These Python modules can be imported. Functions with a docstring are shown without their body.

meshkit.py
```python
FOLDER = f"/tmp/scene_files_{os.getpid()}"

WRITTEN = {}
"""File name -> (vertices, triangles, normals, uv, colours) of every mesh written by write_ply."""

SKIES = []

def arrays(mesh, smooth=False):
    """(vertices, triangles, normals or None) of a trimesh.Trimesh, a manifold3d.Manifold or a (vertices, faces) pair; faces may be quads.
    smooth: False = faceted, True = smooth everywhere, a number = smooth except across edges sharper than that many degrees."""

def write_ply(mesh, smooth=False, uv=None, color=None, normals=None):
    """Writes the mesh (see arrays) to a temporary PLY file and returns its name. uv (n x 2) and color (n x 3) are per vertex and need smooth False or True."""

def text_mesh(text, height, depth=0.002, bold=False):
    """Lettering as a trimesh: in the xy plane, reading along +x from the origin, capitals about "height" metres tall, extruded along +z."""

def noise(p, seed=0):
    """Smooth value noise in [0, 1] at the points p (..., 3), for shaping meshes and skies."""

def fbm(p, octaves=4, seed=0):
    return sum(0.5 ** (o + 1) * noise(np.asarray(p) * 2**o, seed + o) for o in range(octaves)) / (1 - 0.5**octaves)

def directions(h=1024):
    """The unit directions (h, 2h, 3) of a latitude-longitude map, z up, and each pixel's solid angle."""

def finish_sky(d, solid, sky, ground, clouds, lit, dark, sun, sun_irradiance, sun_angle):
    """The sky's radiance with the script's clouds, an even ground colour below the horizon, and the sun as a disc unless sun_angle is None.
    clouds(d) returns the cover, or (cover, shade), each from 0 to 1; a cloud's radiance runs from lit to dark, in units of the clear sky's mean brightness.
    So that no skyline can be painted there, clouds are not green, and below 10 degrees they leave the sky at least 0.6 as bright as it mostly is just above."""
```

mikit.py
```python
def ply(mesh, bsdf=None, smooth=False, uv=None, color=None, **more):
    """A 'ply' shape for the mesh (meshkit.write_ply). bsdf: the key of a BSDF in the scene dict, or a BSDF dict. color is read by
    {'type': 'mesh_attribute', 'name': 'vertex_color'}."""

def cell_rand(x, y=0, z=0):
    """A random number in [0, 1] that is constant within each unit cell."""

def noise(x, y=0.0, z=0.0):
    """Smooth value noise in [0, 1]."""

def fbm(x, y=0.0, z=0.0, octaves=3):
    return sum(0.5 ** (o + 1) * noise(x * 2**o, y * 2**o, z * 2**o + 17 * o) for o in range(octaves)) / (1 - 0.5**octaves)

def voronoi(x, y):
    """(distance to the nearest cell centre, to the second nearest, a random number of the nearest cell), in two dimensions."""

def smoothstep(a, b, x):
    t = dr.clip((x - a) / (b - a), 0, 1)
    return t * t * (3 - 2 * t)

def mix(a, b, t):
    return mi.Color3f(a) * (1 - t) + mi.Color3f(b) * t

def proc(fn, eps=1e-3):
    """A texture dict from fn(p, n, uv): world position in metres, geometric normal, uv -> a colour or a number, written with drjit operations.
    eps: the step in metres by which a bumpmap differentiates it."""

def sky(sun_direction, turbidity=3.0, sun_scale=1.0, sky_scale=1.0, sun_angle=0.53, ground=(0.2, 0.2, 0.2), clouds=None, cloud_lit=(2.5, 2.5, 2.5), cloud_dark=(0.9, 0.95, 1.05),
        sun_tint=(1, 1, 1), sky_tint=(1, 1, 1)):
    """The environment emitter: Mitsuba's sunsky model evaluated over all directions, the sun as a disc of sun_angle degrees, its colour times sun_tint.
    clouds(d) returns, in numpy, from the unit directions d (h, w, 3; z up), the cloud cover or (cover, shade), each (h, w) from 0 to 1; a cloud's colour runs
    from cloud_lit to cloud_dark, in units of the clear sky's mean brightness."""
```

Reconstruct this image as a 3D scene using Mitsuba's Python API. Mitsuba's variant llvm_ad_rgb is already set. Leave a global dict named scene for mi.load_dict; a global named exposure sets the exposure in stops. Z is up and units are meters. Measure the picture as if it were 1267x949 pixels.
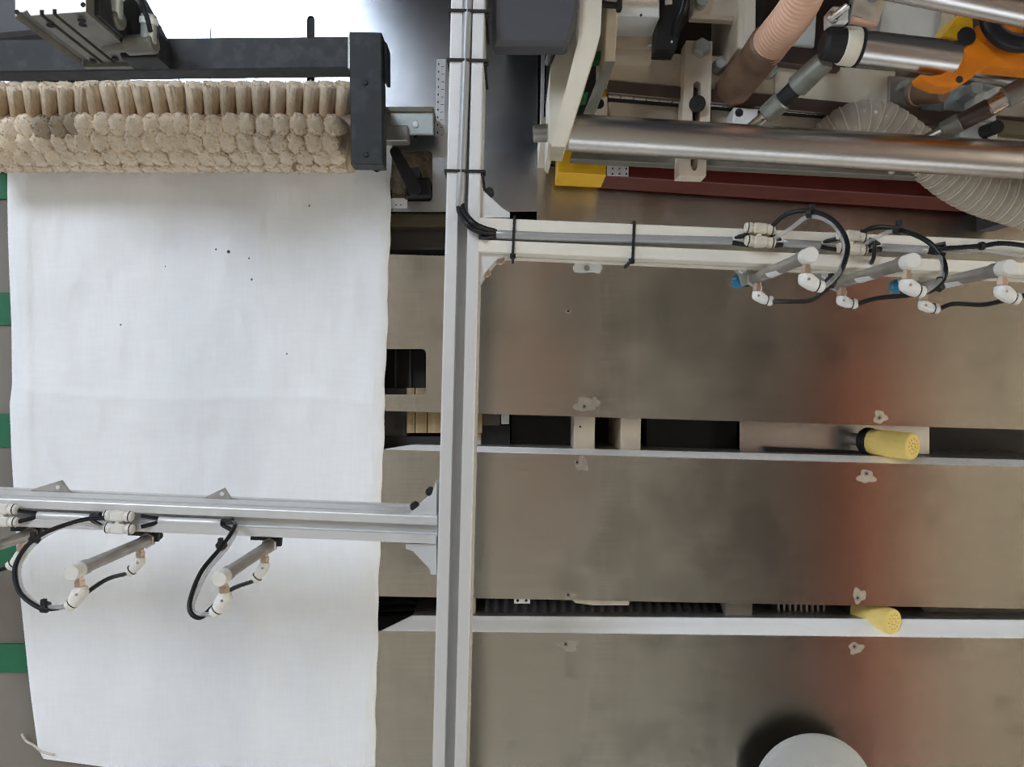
import math, random
import numpy as np
import trimesh, shapely
import shapely.geometry as sg
import drjit as dr
import mitsuba as mi
import mikit
from mikit import proc, noise, fbm, smoothstep, mix, cell_rand

random.seed(7)
rng = np.random.default_rng(7)
T = mi.ScalarTransform4f
scene, labels = {}, {}

# ------------------------------------------------------------------ camera, light, exposure
H0 = 0.80            # the working level of the machine bed above the hall floor
CH = 0.94            # the camera above that level, looking straight down
F = 940.0            # focal length in pixels of the 1267 x 949 frame
exposure = -0.5
scene['camera'] = {'type': 'perspective', 'fov_axis': 'x', 'fov': 2 * math.degrees(math.atan(633.5 / F)), 'near_clip': 0.02, 'far_clip': 100.0,
                   'to_world': T().look_at(origin=[0, 0, H0 + CH], target=[0, 0, 0], up=[0, 1, 0])}
SKYLIGHT = (20.3, 22.7, 26.3)
WINDOW = (2.3, 2.5, 2.8)
ADDED_WARM_WINDOW = (2.5, 2.35, 2.0)  # glow of the added window on the roller side
ADDED_LAMP = (30.0, 28.0, 23.5)  # glow of the added lamp panel over the roller side


def P(u, v, h=0.0):
    """The point that stands h metres above the bed on the line of sight of pixel (u, v)."""
    s = (CH - h) / F
    return np.array([(u - 633.5) * s, (474.5 - v) * s, H0 + h])


# ------------------------------------------------------------------ materials
def rgb(c):
    return {'type': 'rgb', 'value': list(map(float, c))}


def srgb(r, g, b):
    return tuple(((x / 255 + 0.055) / 1.055) ** 2.4 if x > 10 else x / 255 / 12.92 for x in (r, g, b))


def plym(mesh, m, **more):
    return mikit.ply(mesh, 'material_' + m, **more)


def mat(name, color, rough=0.5, metal=0.0, spec=0.5, **more):
    c = proc(color) if callable(color) else rgb(color)
    scene['material_' + name] = {'type': 'twosided', 'bsdf': {'type': 'principled', 'base_color': c, 'roughness': rough, 'metallic': metal, 'specular': spec, **more}}
    return name


def worn(c, amount=0.25, scale=30.0, dark=0.55):
    c = tuple(map(float, c))
    d = tuple(x * dark for x in c)
    return lambda p, n, uv: mix(c, d, amount * smoothstep(0.45, 0.8, fbm(p.x * scale, p.y * scale, p.z * scale, 3)))


def panel_color(p, n, uv):
    g = fbm(p.x * 6, p.y * 9, 3.0, 3)
    s = noise(p.x * 25, p.y * 900, 1.0)
    w = smoothstep(0.52, 0.75, fbm(p.x * 14 + 5, p.y * 14, 7.0, 4))
    return mix((0.61, 0.58, 0.515), (0.72, 0.69, 0.625), g) * (0.91 + 0.15 * s) * (1 - 0.2 * w) * (0.93 + 0.14 * noise(p.x * 38, p.y * 3, 9.0))


scene['material_panel_steel'] = {'type': 'twosided', 'bsdf': {'type': 'roughconductor', 'material': 'none', 'distribution': 'beckmann', 'alpha_u': 0.032, 'alpha_v': 0.17, 'specular_reflectance': proc(panel_color)}}
mat('flange_steel', (0.86, 0.88, 0.89), 0.5, 0.1)
scene['material_bed_steel'] = {'type': 'twosided', 'bsdf': {'type': 'roughconductor', 'material': 'none', 'distribution': 'beckmann', 'alpha': 0.09, 'specular_reflectance': proc(lambda p, n, uv: mix((0.42, 0.45, 0.49), (0.58, 0.60, 0.63), fbm(p.x * 20, p.y * 20, 0.0, 3)))}}
scene['material_chrome'] = {'type': 'twosided', 'bsdf': {'type': 'roughconductor', 'material': 'none', 'distribution': 'beckmann', 'alpha': 0.13, 'specular_reflectance': proc(lambda p, n, uv: mix((0.62, 0.605, 0.58), (0.82, 0.81, 0.79), fbm(p.x * 15, p.y * 15, p.z * 15, 3)))}}
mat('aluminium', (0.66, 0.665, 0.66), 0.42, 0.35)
mat('anodised', (0.76, 0.735, 0.65), 0.42, 0.2)
mat('dull_steel', worn((0.40, 0.38, 0.35), 0.5, 60), 0.38, 0.7)
mat('joint_steel', worn((0.27, 0.285, 0.26), 0.5, 90, 0.6), 0.35, 0.4)
mat('gunmetal_and_shade', worn((0.15, 0.145, 0.122), 0.4, 60), 0.45, 0.15)  # dull metal, dark enough to hold the shade on the slide cylinder
mat('grey_zinc', worn((0.42, 0.46, 0.44), 0.4, 80), 0.4, 0.4)
mat('black_paint', worn((0.019, 0.021, 0.023), 0.6, 90, 2.2), 0.55, 0.0, 0.35)
mat('black_plastic', (0.015, 0.015, 0.016), 0.5, 0.0, 0.3)
mat('black_tube', (0.010, 0.011, 0.013), 0.35, 0.0, 0.28)
mat('charcoal', (0.055, 0.055, 0.066), 0.55)
mat('white_plastic', (0.72, 0.71, 0.66), 0.38)
mat('beige_plastic', worn((0.60, 0.55, 0.45), 0.3, 120), 0.45)
mat('cap_white', (0.68, 0.67, 0.62), 0.4)
mat('brass', (0.58, 0.46, 0.36), 0.35, 0.85)
mat('cream_paint', worn((0.68, 0.64, 0.53), 0.35, 25, 0.76), 0.42)
mat('cream_plate', worn((0.68, 0.61, 0.51), 0.6, 40, 0.68), 0.36, 0.1)
mat('pale_enamel', (0.72, 0.76, 0.77), 0.35)
mat('brown_bar', worn((0.085, 0.058, 0.05), 0.4, 50, 0.6), 0.35, 0.3)
mat('olive', (0.16, 0.145, 0.10), 0.5)
mat('red_paint', worn((0.095, 0.011, 0.008), 0.3, 40, 0.5), 0.4)
mat('yellow_paint', worn((0.80, 0.46, 0.015), 0.4, 40, 0.7), 0.42)
mat('yellow_foam', worn((0.82, 0.63, 0.19), 0.3, 200, 0.82), 0.75)
mat('orange_paint', worn((0.72, 0.21, 0.008), 0.3, 40, 0.7), 0.38)
mat('green_belt', (0.012, 0.13, 0.055), 0.6)
mat('peach_hose', worn((0.74, 0.46, 0.325), 0.3, 60, 0.85), 0.5)
mat('hose_cuff', worn((0.21, 0.13, 0.085), 0.6, 60, 0.5), 0.5)
mat('dark_cavity', (0.018, 0.016, 0.015), 0.7)
mat('grey_block', (0.10, 0.095, 0.09), 0.5)
mat('deck', worn((0.20, 0.18, 0.15), 0.6, 9, 0.6), 0.6)
mat('wood', lambda p, n, uv: mix((0.42, 0.33, 0.19), (0.28, 0.20, 0.10), noise(p.x * 260, p.y * 12, 2.0)), 0.6)
mat('blue_knob', (0.01, 0.20, 0.40), 0.35)
mat('sticker', (0.62, 0.63, 0.63), 0.5)
mat('ink', (0.018, 0.018, 0.02), 0.7, 0.0, 0.2)
mat('grey_sleeve', (0.33, 0.34, 0.34), 0.35, 0.2)
mat('dome_grey', (0.42, 0.43, 0.41), 0.5)
mat('concrete', worn((0.20, 0.185, 0.16), 0.6, 3, 0.6), 0.75)
mat('wall_paint', worn((0.50, 0.45, 0.37), 0.3, 1.5, 0.8), 0.8)
mat('ceiling_paint', worn((0.70, 0.665, 0.57), 0.3, 1.2, 0.85), 0.85)
mat('added_girder_red', (0.62, 0.20, 0.125), 0.6)
mat('added_duct_brown', (0.25, 0.225, 0.205), 0.6)
BY, BZ = P(0, 158, 0.056)[1].item(), P(0, 158, 0.056)[2].item()


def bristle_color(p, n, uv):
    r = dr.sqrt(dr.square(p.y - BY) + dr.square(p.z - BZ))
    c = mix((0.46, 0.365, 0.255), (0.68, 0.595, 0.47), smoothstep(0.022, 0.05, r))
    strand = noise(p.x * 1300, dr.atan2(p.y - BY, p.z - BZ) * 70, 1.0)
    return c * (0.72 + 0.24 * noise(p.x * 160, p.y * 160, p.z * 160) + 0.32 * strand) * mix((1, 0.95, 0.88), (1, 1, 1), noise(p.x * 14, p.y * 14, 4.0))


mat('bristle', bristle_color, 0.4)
mat('dirty_bristle', (0.33, 0.27, 0.19), 0.5)
mat('thread', (0.55, 0.5, 0.42), 0.8)
mat('residue', lambda p, n, uv: mix((0.50, 0.47, 0.41), (0.70, 0.66, 0.59), fbm(p.x * 180, p.y * 180, 0.0, 3)), 0.42, 0.85)
scene['material_clear_plastic'] = {'type': 'blendbsdf', 'weight': 0.34, 'a': {'type': 'thindielectric', 'int_ior': 1.5},
                          'b': {'type': 'twosided', 'bsdf': {'type': 'principled', 'base_color': rgb((0.62, 0.62, 0.60)), 'roughness': 0.2}}}
scene['material_hose_film'] = {'type': 'blendbsdf', 'weight': 0.5, 'a': {'type': 'thindielectric', 'int_ior': 1.5},
                      'b': {'type': 'twosided', 'bsdf': {'type': 'principled', 'base_color': rgb((0.70, 0.62, 0.52)), 'roughness': 0.2}}}

SPECKS = [(284, 312, 2.4), (312, 346, 1.6), (309, 320, 1.3), (268, 309, 1.5), (356, 438, 1.2), (150, 402, 1.2), (238, 214, 2.2), (101, 726, 1.0), (205, 330, 1.0), (383, 255, 1.4)]


def bag_color(p, n, uv):
    c = mix((0.785, 0.805, 0.83), (0.84, 0.858, 0.875), fbm(p.x * 16, p.y * 11, 0.0, 3))
    warp = noise(p.x * 520, p.y * 60, 3.0)
    weft = noise(p.x * 60, p.y * 520, 5.0)
    c = c * (0.965 + 0.025 * warp + 0.025 * weft)
    for u, v, r in SPECKS:
        q = P(u, v, 0.004).tolist()
        d = dr.sqrt(dr.square(p.x - q[0]) + dr.square(p.y - q[1]))
        c = mix(c, (0.05, 0.045, 0.04), 1 - smoothstep(r * 0.0006, r * 0.0011, d))
    return c


def weave(p, n, uv):
    a, b = p.x * 1250, p.y * 1250
    w = dr.sin(a) * dr.sin(b) + 0.5 * dr.sin((a + b) * 0.5)
    return 0.5 + 0.30 * w * (0.4 + 0.6 * noise(p.x * 18, p.y * 18, 1.0)) + 0.9 * fbm(p.x * 60, p.y * 38, 2.0, 3) + 1.1 * fbm(p.x * 24, p.y * 40, 6.0, 2)


scene['material_bag_fabric'] = {'type': 'twosided', 'bsdf': {'type': 'bumpmap', 'arbitrary': proc(weave, 3e-4), 'scale': 0.0007, 'bsdf': {'type': 'principled', 'base_color': proc(bag_color), 'roughness': 0.5, 'specular': 0.4, 'sheen': 0.2}}}

# ------------------------------------------------------------------ naming
count = {}


def numbered(key):
    n = count.get(key, 0)
    count[key] = n + 1
    return key if n == 0 else f'{key}_{n:03d}'


def thing(name, label, cat, group=None, kind=None):
    key = numbered(name)
    labels[key] = {'label': label, 'category': cat}
    if group:
        labels[key]['group'] = group
    if kind:
        labels[key]['kind'] = kind
    return key


def part(t, name, mesh, m, smooth=False, label=None, kind=None, uv=None):
    key = numbered(t + '__' + name)
    scene[key] = plym(mesh, m, smooth=smooth, **({'uv': uv} if uv is not None else {}))
    if label:
        labels.setdefault(key, {})['label'] = label
    if kind:
        labels.setdefault(key, {})['kind'] = kind
    return key


def single(name, label, cat, mesh, m, smooth=False, group=None, kind=None, uv=None):
    key = thing(name, label, cat, group, kind)
    scene[key] = plym(mesh, m, smooth=smooth, **({'uv': uv} if uv is not None else {}))
    return key


def struct(name, mesh, m, label, cat='structure', smooth=False):
    scene[name] = plym(mesh, m, smooth=smooth)
    labels[name] = {'label': label, 'category': cat, 'kind': 'structure'}
    count[name] = 1
    return name


# ------------------------------------------------------------------ meshes
def join(*ms):
    out = []
    for m in ms:
        out += list(m) if isinstance(m, (list, tuple)) else [m]
    return trimesh.util.concatenate(out)


def hull(pts):
    return trimesh.convex.convex_hull(np.asarray(pts, float))


def poly_of(pts):
    p = pts if isinstance(pts, sg.Polygon) else sg.Polygon(pts)
    return p if p.is_valid else p.buffer(0)


def prism(xy, z0, z1, b=0.0):
    """Upright prism of a polygon in metres; convex ones get a chamfer b on top."""
    p = poly_of(xy)
    if b > 0 and not p.interiors and p.convex_hull.area - p.area < 1e-4 * p.area:
        q = p.buffer(-b, join_style=2)
        lo, hi = np.array(p.exterior.coords)[:-1], np.array(q.exterior.coords)[:-1]
        pts = [np.c_[lo, np.full(len(lo), z)] for z in (z0, z1 - b)] + [np.c_[hi, np.full(len(hi), z1)]]
        return hull(np.vstack(pts))
    m = trimesh.creation.extrude_polygon(p, z1 - z0, engine='earcut')
    m.apply_translation([0, 0, z0])
    return m


def pxpoly(pts, h, holes=()):
    f = lambda ps: [P(u, v, h)[:2] for u, v in ps]
    return sg.Polygon(f(pts), [f(x) for x in holes])


def slab(pts, h0, h1, b=0.0, holes=()):
    """Prism whose top face at height h1 has the given outline of pixels."""
    return prism(poly_of(pxpoly(pts, h1, holes)), H0 + h0, H0 + h1, b)


def rect(u0, v0, u1, v1):
    return [(u0, v0), (u1, v0), (u1, v1), (u0, v1)]


def frame(d):
    d = np.asarray(d, float) / np.linalg.norm(d)
    a = np.cross(d, [0, 0, 1.0] if abs(d[2]) < 0.9 else [1.0, 0, 0])
    a /= np.linalg.norm(a)
    return d, a, np.cross(d, a)


def lathe(p0, d, prof, n=20):
    """Surface of revolution about the axis from p0 along d; prof = [(t, r), ...] in metres, closed at both ends."""
    d, a, b = frame(d)
    p0 = np.asarray(p0, float)
    ang = np.arange(n) * 2 * np.pi / n
    ring = np.cos(ang)[:, None] * a + np.sin(ang)[:, None] * b
    v = [p0 + d * t + ring * max(r, 1e-6) for t, r in prof]
    v = np.vstack(v + [[p0 + d * prof[0][0]], [p0 + d * prof[-1][0]]])
    f, k = [], len(prof)
    for i in range(k - 1):
        for j in range(n):
            q = (j + 1) % n
            f += [[i * n + j, i * n + q, (i + 1) * n + q], [i * n + j, (i + 1) * n + q, (i + 1) * n + j]]
    for j in range(n):
        q = (j + 1) % n
        f += [[k * n, q, j], [k * n + 1, (k - 1) * n + j, (k - 1) * n + q]]
    m = trimesh.Trimesh(v, f, process=False)
    if m.volume < 0:
        m.invert()
    return m


def cyl(p0, p1, r, r1=None, n=18, c=0.0):
    d = np.asarray(p1, float) - np.asarray(p0, float)
    L = np.linalg.norm(d)
    r1 = r if r1 is None else r1
    prof = [(0, r), (L, r1)] if c <= 0 else [(0, r - c), (c, r), (L - c, r1), (L, r1 - c)]
    return lathe(p0, d, prof, n)


def disc(p, r, t=0.001, n=18, d=(0, 0, 1), c=0.0):
    d = np.asarray(d, float) / np.linalg.norm(d)
    return cyl(p, np.asarray(p) + d * t, r, n=n, c=c)


def box_at(c, size, R=None, b=0.0):
    """Chamfered box; R has the box's axes as columns."""
    s = np.array(size) / 2.0
    pts = []
    for sx in (-1, 1):
        for sy in (-1, 1):
            for sz in (-1, 1):
                k = np.array([sx, sy, sz])
                if b <= 0:
                    pts.append(k * s)
                else:
                    for ax in range(3):
                        q = s - b
                        q[ax] = s[ax]
                        pts.append(k * q)
    pts = np.array(pts)
    if R is not None:
        pts = pts @ np.asarray(R).T
    return hull(pts + np.asarray(c))


def beam(p0, p1, w, t, b=0.0, up=(0, 0, 1)):
    """A rectangular bar between two points that lie on its upper face's middle line: w wide, t deep."""
    p0, p1 = np.asarray(p0, float), np.asarray(p1, float)
    d = (p1 - p0) / np.linalg.norm(p1 - p0)
    s = np.cross(d, up)
    s /= np.linalg.norm(s)
    n = np.cross(s, d)
    return box_at((p0 + p1) / 2 - n * t / 2, (np.linalg.norm(p1 - p0), w, t), np.c_[d, s, n], b)


def smooth_path(pts, n=10):
    pts = np.asarray(pts, float)
    q = np.vstack([2 * pts[0] - pts[1], pts, 2 * pts[-1] - pts[-2]])
    out = []
    for i in range(1, len(q) - 2):
        a, b, c, d = q[i - 1], q[i], q[i + 1], q[i + 2]
        for t in np.arange(n) / n:
            out.append(0.5 * (2 * b + (c - a) * t + (2 * a - 5 * b + 4 * c - d) * t * t + (3 * b - a - 3 * c + d) * t ** 3))
    out.append(pts[-1])
    return np.array(out)


def sweep(path, r, n=10, cap=True):
    path = np.asarray(path, float)
    r = np.broadcast_to(r, (len(path),))
    t = np.gradient(path, axis=0)
    t /= np.linalg.norm(t, axis=1, keepdims=True) + 1e-12
    _, a, _ = frame(t[0])
    ang = np.arange(n) * 2 * np.pi / n
    v = []
    for i in range(len(path)):
        a = a - t[i] * (a @ t[i])
        a /= np.linalg.norm(a)
        b = np.cross(t[i], a)
        v.append(path[i] + r[i] * (np.cos(ang)[:, None] * a + np.sin(ang)[:, None] * b))
    k = len(path)
    v = np.vstack(v + [[path[0]], [path[-1]]])
    f = []
    for i in range(k - 1):
        for j in range(n):
            q = (j + 1) % n
            f += [[i * n + j, i * n + q, (i + 1) * n + q], [i * n + j, (i + 1) * n + q, (i + 1) * n + j]]
    if cap:
        for j in range(n):
            q = (j + 1) % n
            f += [[k * n, q, j], [k * n + 1, (k - 1) * n + j, (k - 1) * n + q]]
    return trimesh.Trimesh(v, f, process=False)


def pxtube(pts, r, n=10, k=9):
    return sweep(smooth_path([P(*q) for q in pts], k), r, n)


def hexbolt(p, r, t, d=(0, 0, 1)):
    return lathe(p, d, [(0, r), (t * 0.8, r), (t, r * 0.82)], 6)


def ribbed(path, r, rib, pitch, n=18):
    seg = np.linalg.norm(np.diff(path, axis=0), axis=1)
    s = np.r_[0, np.cumsum(seg)]
    m = int(s[-1] / pitch * 8)
    t = np.linspace(0, s[-1], m)
    q = np.stack([np.interp(t, s, path[:, i]) for i in range(3)], 1)
    return sweep(q, np.interp(t, [0, s[-1]], np.broadcast_to(r, 2)) + rib * np.cos(t / pitch * 2 * np.pi), n)


def profile_rail(p0, p1, w, t, slot=0.0085, deep=0.0098, sides=True):
    """Slotted aluminium extrusion whose upper face's middle line runs from p0 to p1."""
    p0, p1 = np.asarray(p0, float), np.asarray(p1, float)
    L = np.linalg.norm(p1 - p0)
    d = (p1 - p0) / L
    body = sg.box(-w / 2, -t, w / 2, 0).buffer(-0.0012).buffer(0.0012, quad_segs=2)
    cut = [sg.Polygon([(-slot / 2 - 0.0006, 0.001), (slot / 2 + 0.0006, 0.001), (slot / 2, -0.0015), (slot / 2, -.003), (.0072, -.003), (.0072, .002 - deep), (slot / 2, -deep), (-slot / 2, -deep), (-.0072, .002 - deep), (-.0072, -.003), (-slot / 2, -.003), (-slot / 2, -0.0015)]), sg.box(-slot / 2, -t - 0.001, slot / 2, -t + deep)]
    if sides:
        for c in ([-t / 2] if t < 0.05 else [-0.015, -t + 0.015]):
            cut += [sg.box(-w / 2 - 0.001, c - slot / 2, -w / 2 + .006, c + slot / 2), sg.box(w / 2 - .006, c - slot / 2, w / 2 + 0.001, c + slot / 2)]
    m = trimesh.creation.extrude_polygon(body.difference(shapely.union_all(cut)), L, engine='earcut')
    s = np.cross(d, [0, 0, 1.0])
    s /= np.linalg.norm(s)
    n = np.cross(s, d)
    M = np.eye(4)
    M[:3, 0], M[:3, 1], M[:3, 2], M[:3, 3] = s, n, -d, p1
    if np.linalg.det(M[:3, :3]) < 0:
        M[:3, 2], M[:3, 3] = d, p0
    m.apply_transform(M)
    return m


def lerp(a, b, t):
    return np.asarray(a) * (1 - t) + np.asarray(b) * t


# ------------------------------------------------------------------ the hall
X0, X1, Y0, Y1, ZC = -5.0, 5.5, -4.5, 5.0, 4.6


def room_box(x0, y0, z0, x1, y1, z1):
    return trimesh.creation.box(bounds=[[x0, y0, z0], [x1, y1, z1]])


struct('floor', room_box(X0, Y0, -0.1, X1, Y1, 0), 'concrete', 'grey concrete factory floor under the machine', 'floor')
struct('wall_back', room_box(X0, Y1, 0, X1, Y1 + 0.1, ZC), 'wall_paint', 'beige painted factory wall behind the machine', 'wall')
struct('wall_front', room_box(X0, Y0 - 0.1, 0, X1, Y0, ZC), 'wall_paint', 'beige painted factory wall in front of the machine', 'wall')
struct('wall_left', room_box(X0 - 0.1, Y0, 0, X0, Y1, ZC), 'wall_paint', 'beige painted factory wall on the bag side', 'wall')
struct('wall_right', room_box(X1, Y0, 0, X1 + 0.1, Y1, ZC), 'wall_paint', 'beige painted factory wall on the roller side', 'wall')
struct('ceiling', room_box(X0 - 0.1, Y0 - 0.1, ZC, X1 + 0.1, Y1 + 0.1, ZC + 0.1), 'ceiling_paint', 'beige factory ceiling above the machine', 'ceiling')
wn = [0]


def window(kind, bounds, light, axis, sign):
    """A lit window or skylight with its frame and glazing bars; axis and sign: which way it faces."""
    wn[0] += 1
    (a0, b0), (a1, b1), c = bounds
    key = f'window_{wn[0]}'
    oth = [i for i in range(3) if i != axis]

    def bx(u0, v0, u1, v1, t0, t1):
        lo, hi = np.zeros(3), np.zeros(3)
        lo[oth], hi[oth] = (u0, v0), (u1, v1)
        lo[axis], hi[axis] = sorted((c + sign * t0, c + sign * t1))
        return trimesh.creation.box(bounds=[lo, hi])
    fr = [bx(a0 - .05, b0 - .05, a1 + .05, b0, 0, .05), bx(a0 - .05, b1, a1 + .05, b1 + .05, 0, .05), bx(a0 - .05, b0, a0, b1, 0, .05), bx(a1, b0, a1 + .05, b1, 0, .05)]
    for k in (1, 2):
        x = a0 + (a1 - a0) * k / 3
        fr.append(bx(x - .015, b0, x + .015, b1, 0, .04))
    scene[key + '__frame'] = plym(join(fr), 'aluminium')
    m = bx(a0, b0, a1, b1, 0.012, 0.014)
    ok = m.face_normals[:, axis] * sign > 0.5
    m = trimesh.Trimesh(m.vertices, m.faces[ok], process=False)
    scene[key + '__pane'] = plym(m, 'sticker', emitter={'type': 'area', 'radiance': rgb(light)})
    labels[key] = {'label': kind, 'category': 'window', 'kind': 'structure'}


window('bright daylight skylight in the ceiling above the brush', ((-3.0, 1.75), (-1.3, 3.3), ZC), SKYLIGHT, 2, -1)
window('added high daylight window in the wall behind the rollers', ((-1.5, 2.2), (3.5, 3.8), Y1), WINDOW, 1, -1)  # unseen, added to brighten the ceiling from the back
window('high daylight window in the wall in front of the machine', ((-2.5, 2.0), (3.0, 3.6), Y0), WINDOW, 1, 1)
window('added high daylight window in the wall on the bag side', ((-2.5, 1.6), (2.5, 3.6), X0), WINDOW, 0, 1)  # unseen, added so the ceiling gets light from the bag side

window('added warm window in the wall on the roller side', ((-2.5, 1.6), (2.0, 3.6), X1), ADDED_WARM_WINDOW, 0, -1)  # unseen, added to warm the right part of the mirrored ceiling

window('added warm lamp panel in the ceiling on the roller side', ((4.6, -1.8), (5.1, 1.2), ZC), ADDED_LAMP, 2, -1)  # unseen lamp, added to brighten the dim roller machine

# added unseen masses, put in for their reflections in the steel
struct('added_trim_1', room_box(1.86, Y0, ZC - 0.62, 2.17, Y1, ZC - 0.02), 'added_girder_red', 'added red girder overhead, mirrored as a red band in the panels', 'beam')  # added overhead to give the panels a red reflected band
struct('added_trim_2', room_box(1.27, Y0, ZC - 0.62, 1.70, 0.4, ZC - 0.02), 'added_duct_brown', 'added dark box overhead beside the red girder', 'beam')  # added to give the panels a dark reflected band
struct('added_trim_3', room_box(0.06, -0.15, ZC - 0.8, 0.24, 0.85, ZC - 0.02), 'added_girder_red', 'added red block overhead, mirrored faintly in the upper panel', 'hoist')  # plain red box, added for a faint reddish reflection
struct('added_trim_4', room_box(0.10, 0.64, 0.0, 1.3, 0.95, 2.42), 'charcoal', 'added tall dark cabinet behind the rollers, mirrored in the shaded plate', 'cabinet')  # unseen block, added to darken the rear plate reflection and the rollers
struct('added_trim_5', room_box(-0.29, 0.64, 0.0, 0.10, 0.8, 1.42), 'charcoal', 'added low dark cabinet mirrored in the plate behind the end bracket', 'cabinet')  # unseen block, added to darken the reflection in the bed plate

# ------------------------------------------------------------------ machine bed
lo, hi = P(-110, 1060, -0.15), P(1345, -60, -0.15)
single('steel_plinth', 'dark steel machine base seen deep in the slots between the bed plates', 'machine base', room_box(lo[0], lo[1], 0.0, hi[0], hi[1], H0 - 0.14), 'dark_cavity')


def edge(a, b, u):
    return a[1] + (b[1] - a[1]) * (u - a[0]) / (b[0] - a[0])


def bed_panel(label, top, bot, flange, holes=()):
    t = thing('bed_plate', label, 'steel plate')
    top_l, top_r = top
    bot_l, bot_r = bot
    mesh = slab([top_l, top_r, bot_r, bot_l], -0.003, 0.0, holes=holes)
    part(t, 'sheet', mesh, 'panel_steel', uv=np.array(mesh.vertices)[:, :2])
    # edge folded down along the near side
    a, b = P(*bot_l, -0.0031), P(*bot_r, -0.0031)
    part(t, 'lower_fold', beam(a + [0, .0015, 0], b + [0, .0015, 0], 0.003, 0.006), 'panel_steel', label='edge folded down')
    if flange:
        u0 = 472
        a, b = P(u0, edge(top_l, top_r, u0), 0.0), P(*top_r, 0.0)
        c, d = P(top_r[0], top_r[1] - flange[1], -0.016), P(u0 + 38, edge(top_l, top_r, u0 + 38) - flange[0], -0.016)
        th = np.array([0, 0, -0.0025])
        m = hull([a, b, c, d, a + th, b + th, c + th, d + th])
        part(t, 'upper_flange', m, 'flange_steel', label='pale bevelled edge strip')
        e, f = d + [0, -.002, -.002], c + [0, -.002, -.002]
        part(t, 'flange_web', beam(e, f, 0.003, 0.122), 'dull_steel')
    return t


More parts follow.
